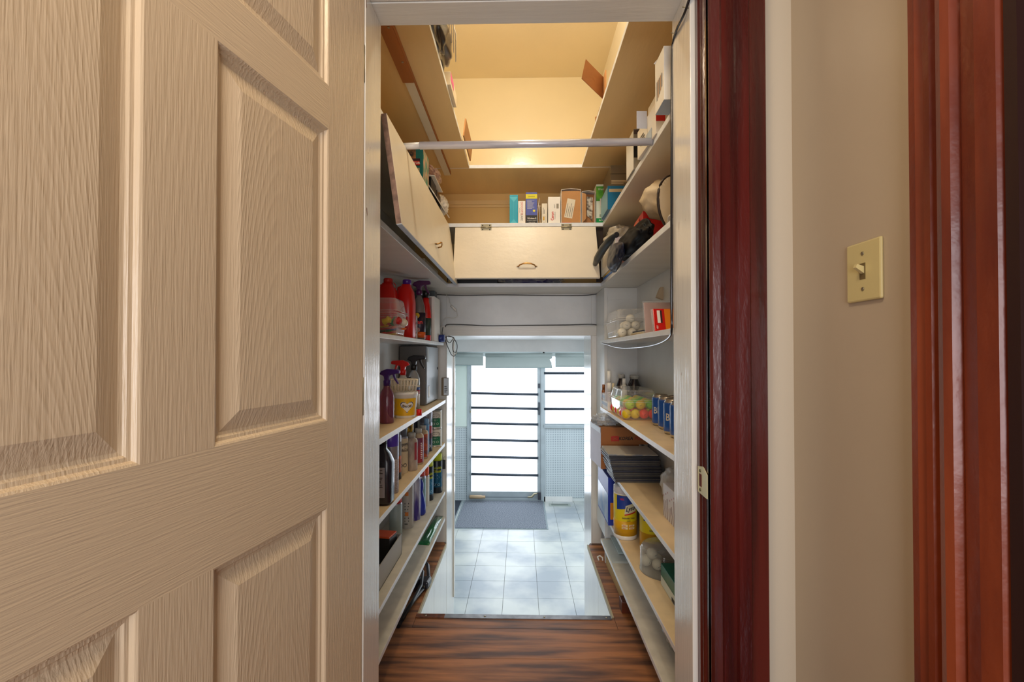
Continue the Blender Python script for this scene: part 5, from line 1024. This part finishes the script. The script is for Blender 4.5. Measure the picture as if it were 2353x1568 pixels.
# right arm of G
o = carton('camera_carton', 'silver-white gadget carton with dark photo on the right cream shelf', 'carton', .428, .56, 1.74, 1.86, ZG, .155, mat('photo_carton', '8c8474', .35)); hw = o['_a']
patch(sideL(-hw, 0, 0), -.058, .058, .003, .152, paper_w, o); patch(front(0, -.06, 0), -hw, -hw+.05, .045, .09, black_p, o); patch(front(0, -.06, 0), -hw+.0, -hw+.07, .135, .152, mat('dark_band', '4a3c38', .5), o); MB().tube([(-hw+.02, -.062, .112), (-hw+.03, -.062, .122), (-hw+.05, -.062, .122), (-hw+.05, -.062, .104), (-hw+.03, -.062, .104)], .003, 6, closed=True).build('photo_ring', nickel, o); text('C', paper_w, o, front(-hw+.028, -.0608, .068), .02)
o = carton('carton', 'white carton with red corner lying behind the tall white one', 'carton', .425, .58, 1.46, 1.66, ZG, .10, mat('cream_carton', 'e8dfd0', .45), .04); hw = o['_a']; patch(sideL(-hw, 0, 0), .0, .06, .005, .04, mat('ice_blue', 'a8b8c8', .4), o); lines(sideL(-hw-.0005, 0, 0), -.06, -.01, .03, .07, 4, ink, o); patch(front(0, -.1, 0), -hw, -hw+.03, .04, .095, redink, o)
B(-hw-.035, -hw, -.01, -.009, .06, .12).build('flap', mat('bluish_flap', 'c9ccd4', .4), o)
o = carton('carton', 'cream carton set on the white carton with red panel', 'carton', .44, .58, 1.40, 1.58, ZG+.1005, .045, mat('cream_carton'), .02); patch(sideL(-o['_a'], 0, 0), .0, .07, .005, .04, redink, o)
o = carton('carton', 'tall white carton standing upright nearest the black cable', 'carton', ony(1508, 0, 1.33).x, .52, 1.262, 1.345, ZG, .15, mat('bright_carton', 'ece6da', .4)); hw = o['_a']
e = MB(); e.add([(-hw, -.041, .15), (-hw, .041, .15), (-hw-.004, .041, .152), (-hw+.02, 0, .17)], [(0, 1, 3), (1, 2, 3)]); e.build('torn_flap', paper_w, o)
for k in range(5): patch(sideL(-hw, 0, 0), -.025+.011*k, -.017+.011*k, .03+.004*k, .085, [paper_g, mat('beige_print', 'c89a70', .5)][k % 2], o)
patch(lambda u, v: (u, v, -.0007), -hw, 0, -.04, .04, mat('ice_blue'), o)
# left arm of G
q = ony(973, 0, 1.87).x; o = carton('toy_carton', 'teal picture carton with red label standing on the left cream shelf', 'carton', -.56, q, 1.87, 1.985, ZG, .148, mat('teal_card', '0f6c6a', .4)); hw = o['_a']; f = front(0, -.0575, 0)
patch(f, -hw, hw-.03, .08, .143, mat('photo_print', 'b07a4a', .5, var=.8, vs=40, col2='38302c'), o, 'picture'); patch(front(0, -.0582, 0), -hw+.05, hw-.012, .075, .105, mat('dk_label', '3a1420', .5), o); patch(front(0, -.0588, 0), -hw+.05, hw-.014, .077, .094, redink, o); text('TOR', paper_w, o, front(hw-.025, -.0594, .0855), .013, bold=.03)
patch(front(0, -.0582, 0), -hw, hw-.014, .0, .066, mat('beige_panel', 'b8a080', .5), o); MB().lathe([(.018, 0), (.018, .0008)], 20).build('emblem', mat('blue_emblem', '2c2c8c', .4), o, loc=(hw-.035, -.059, .045), rot=(PI/2, 0, 0))
patch(sideR(hw, 0, 0), -.055, .055, .0, .148, mat('mixed_side', '2c9c88', .4, var=.8, vs=26, col2='e0b8a0'), o)
o = carton('case', 'black case standing behind the teal carton', 'case', -.50, ony(1003, 0, 2.17).x, 2.05, 2.17, ZG, .10, black_p); patch(front(0, -.06, 0), -.0, .003, .02, .09, nickel, o)
o = carton('case', 'dark brown case just beyond the black case', 'case', -.50, ony(1008, 0, 2.21).x, 2.175, 2.27, ZG, .085, mat('choc_plastic', '3a2a24', .4))
o = B(-.05, .05, -.13, .08, 0, .004).build('tray', paper_w, loc=(-.44, 2.17, ZG+.104), rot=(0, .1, 0)); tag(o, 'thin white tray lying over the black case', 'tray')
t = MB().blob((0, 0, .03), (.04, .09, .032), .35, 4, 4, 41, floor=-.03).build('plastic_bag', clear_mat('pinkish_clear', 'ecd2c4', .7), loc=(-.43, 2.17, ZG+.118)); tag(t, 'clear pinkish wrapped bag on the white tray', 'bag')
t = MB().blob((0, 0, .05), (.045, .05, .05), .35, 3.5, 4, 43, floor=-.048).build('plastic_bag', mat('white_bag2', 'e4dcd0', .35), loc=(-.425, 2.34, ZG+.012)); tag(t, 'knotted white plastic bag near the corner of the left cream shelf', 'bag')
t = B(-.05, .012, -.2, .16, 0, .004).build('notepad', paper_w, loc=(-.4, 2.22, ZG+.004), rot=(0, 0, -.04)); tag(t, 'white notepad overhanging the left cream shelf edge', 'notepad'); B(-.045, .008, -.19, .15, .004, .0046).build('cover', mat('pad_grey', 'c4bcb0', .5), t)
t.rotation_euler = (0, 1.0, -.03); t.location = (-.39, 2.22, ZG+.02)
#==================================================================== TOP SHELF clutter
ftop = mat('striped_dark_satin', '1c130e', .3, coat=.4, bump=.3, bs=20, var=.6, vs=9, vst=(3, .5, 2), col2='4c4038')
t = thing('garment', 'dark striped satin garment hanging over the topmost left shelf', 'garment', (-.30, 1.5, ZH)); MB().blob((0, 0, .1), (.06, .20, .11), .4, 1.6, 5, 51, floor=-.099, ridge=False).build('folds', ftop, t)
mb = MB()
for k in range(5): mb.tube([(.052, -.13+.05*k, .18-.0*k), (.068, -.1+.05*k, .12), (.064, -.07+.05*k, .04)], .0018, 5)
mb.build('piping', paper_w, t)
o = carton('packet', 'pink and cream packet under the dark striped garment', 'packet', -.34, -.266, 1.70, 1.86, ZH, .05, mat('cream_pack', 'e6d6b8', .5)); patch(sideR(o['_a'], 0, 0), -.079, .0, .02, .05, mat('hot_pink', 'e85c98', .4), o)
o = B(-.003, .003, -.16, .12, 0, .08).build('cardboard_strip', cardb, loc=(-.268, 2.26, ZH), rot=(0, .12, 0)); tag(o, 'orange-brown cardboard strip standing at the far end of the topmost left shelf', 'cardboard')
t = thing('cardboard_box', 'open cardboard box with one flap sticking out on the topmost right shelf', 'box', (.42, 2.0, ZH)); B(-.08, .08, -.22, .1, 0, .006).box(-.08, -.077, -.02, .1, 0, .06).box(.077, .08, -.22, .1, 0, .1).box(-.08, .08, .097, .1, 0, .08).build('body', cardb_d, t)
MB().hull8([(-.18, -.19, .085), (-.08, -.11, .045), (-.08, -.106, .045), (-.18, -.186, .085), (-.165, -.20, .155), (-.075, -.12, .125), (-.075, -.116, .125), (-.165, -.196, .155)]).build('flap', cardb_d, t); B(-.082, -.078, -.17, -.1, 0, .13).build('side', cardb, t)
o = B(-.003, .003, -.14, .12, 0, .14).build('cardboard_sheet', cardb_d, loc=(.36, 1.60, ZH), rot=(0, .15, 0)); tag(o, 'upright brown cardboard sheet nearer the camera on the topmost right shelf', 'cardboard')
#==================================================================== CABLES
t = thing('black_cable', 'thick black cable running down the white right jamb and looping under the shelf', 'cable', (0, 0, 0))
V = []
for px, py, y in ((1592, -30, 1.06), (1575, 25, 1.09), (1556, 65, 1.15), (1547, 95, 1.195), (1544, 130, 1.205), (1543.5, 300, 1.205), (1543, 500, 1.205), (1543, 700, 1.205), (1543.5, 755, 1.207)): V.append(tuple(ony(px, py, y)))
for px, py, y in ((1538, 775, 1.26), (1515, 789, 1.4), (1480, 797, 1.6), (1440, 800, 1.9), (1415, 798, 2.15), (1395, 792, 2.35), (1384, 789, 2.44)): V.append(tuple(ony(px, py, y)))
def smooth(V, n=6):
    V = [Vector(v) for v in V]; out = []
    for i in range(len(V)-1):
        p0, p1, p2, p3 = V[max(i-1, 0)], V[i], V[i+1], V[min(i+2, len(V)-1)]
        for k in range(n):
            s = k/n; out.append(.5*((2*p1)+(p2-p0)*s+(2*p0-5*p1+4*p2-p3)*s*s+(3*p1-p0-3*p2+p3)*s**3))
    return out+[V[-1]]
MB().tube(smooth(V), .0032, 8).build('cord', mat('glossy_black_cable', '15151c', .2, coat=.4), t)
for px, py in ((1548, 79), (1575, 20)): q = ony(px, py, 1.18 if py > 50 else 1.09); MB().tube([(q.x-.008, q.y-.002, q.z+.003), (q.x+.006, q.y-.004, q.z-.002)], .0012, 6).build('staple', nickel, t)
t = MB().tube(smooth([(ony(px, 0, 1.008).x, 1.008, 1.15-(py-815)/1050) for px, py in ((1742, -60), (1743, 100), (1746, 280), (1742, 420), (1745, 600), (1743, 760), (1744, 900), (1747, 1040), (1752, 1240), (1748, 1420), (1745, 1700))]), .0028, 8).build('wall_cable', black_c); tag(t, 'thin black cable along the outer edge of the dark red casing', 'cable')
t = MB().tube(smooth([tuple(ony(px, py, 2.79)) for px, py in ((990, 677), (1060, 679), (1150, 678), (1250, 679), (1340, 679), (1378, 675))]), .0022, 6).build('wall_cable', black_c); tag(t, 'dark thin cable tacked under the broad shelf on the far wall', 'cable')
t = MB().tube(smooth([tuple(ony(px, py, 2.793)) for px, py in ((1024, 752), (1030, 746), (1080, 747), (1120, 749), (1200, 748), (1300, 747), (1365, 746), (1373, 755), (1380, 785))]), .0025, 6).build('wall_cable', black_c); tag(t, 'black cable lying on top of the far opening head casing', 'cable')
t = MB().tube(smooth([tuple(ony(px, py, 2.79)) for px, py in ((1377, 695), (1374, 705), (1374, 720), (1377, 735), (1379, 755), (1380, 780))]), .0018, 6).build('wall_cable', black_c); tag(t, 'short black cable loop on the wall right of the far opening', 'cable')
t = thing('white_cord', 'thin white cord with inline switch hanging at the left of the far wall', 'cord', (0, 0, 0)); MB().tube(smooth([tuple(ony(px, py, 2.77)) for px, py in ((984, 675), (990, 669), (1005, 669), (1022, 675), (1031, 685), (1034, 697), (1043, 707), (1049, 717), (1050, 727), (1042, 731), (1025, 730), (1018, 737), (1014, 750))]), .0014, 6).build('cable', cable_w, t)
q = ony(1042, 708, 2.77); MB().tube([(q.x-.016, 2.768, q.z+.014), (q.x+.016, 2.768, q.z-.016)], .0065, 8).build('switch', white_pl, t)
t = thing('cable_bundle', 'tangled bundle of black and white cords hanging at the left corner of the far opening', 'cable', (0, 0, 0))
for k, pts in enumerate((((1018, 752), (1016, 768), (1022, 780), (1030, 800), (1037, 815), (1044, 819), (1048, 812)), ((1030, 775), (1040, 776), (1043, 790), (1041, 806), (1044, 815), (1049, 811), (1047, 806)), ((1022, 776), (1030, 773), (1040, 775), (1045, 781), (1050, 792), (1050, 803), (1047, 810), (1041, 806), (1040, 790), (1044, 782)), ((1026, 774), (1028, 784), (1034, 788), (1040, 780)))):
    MB().tube(smooth([tuple(ony(px, py, 2.78-.006*k)) for px, py in pts]), .0022 if k != 1 else .0026, 6).build('cord', cable_w if k == 1 else black_c, t)
#==================================================================== switch plate
t = thing('light_switch', 'ivory toggle light switch plate on the hall wall', 'light switch', (.60, .806, 1.295)); ivm = mat('ivory_plastic', 'cdbf8a', .3)
MB().prism([(-.04, -.052), (.04, -.052), (.04, .052), (-.04, .052)], 'x', -.006, 0).build('plate', ivm, t, bevel=.003)
B(-.0066, -.0058, -.0065, .0065, -.014, .014).build('slot', mat('slot_dark', '6b5b38', .6), t); MB().hull8([(-.0065, -.004, -.004), (-.0065, .004, -.004), (-.006, .004, .008), (-.006, -.004, .008), (-.02, -.0035, .006), (-.02, .0035, .006), (-.018, .0035, .012), (-.018, -.0035, .012)]).build('toggle', ivm, t)
for z in (-.031, .031): MB().lathe([(.0035, 0), (.003, .0012)], 12).build('screw', nickel, t, loc=(-.006, 0, z), rot=(0, -PI/2, 0))
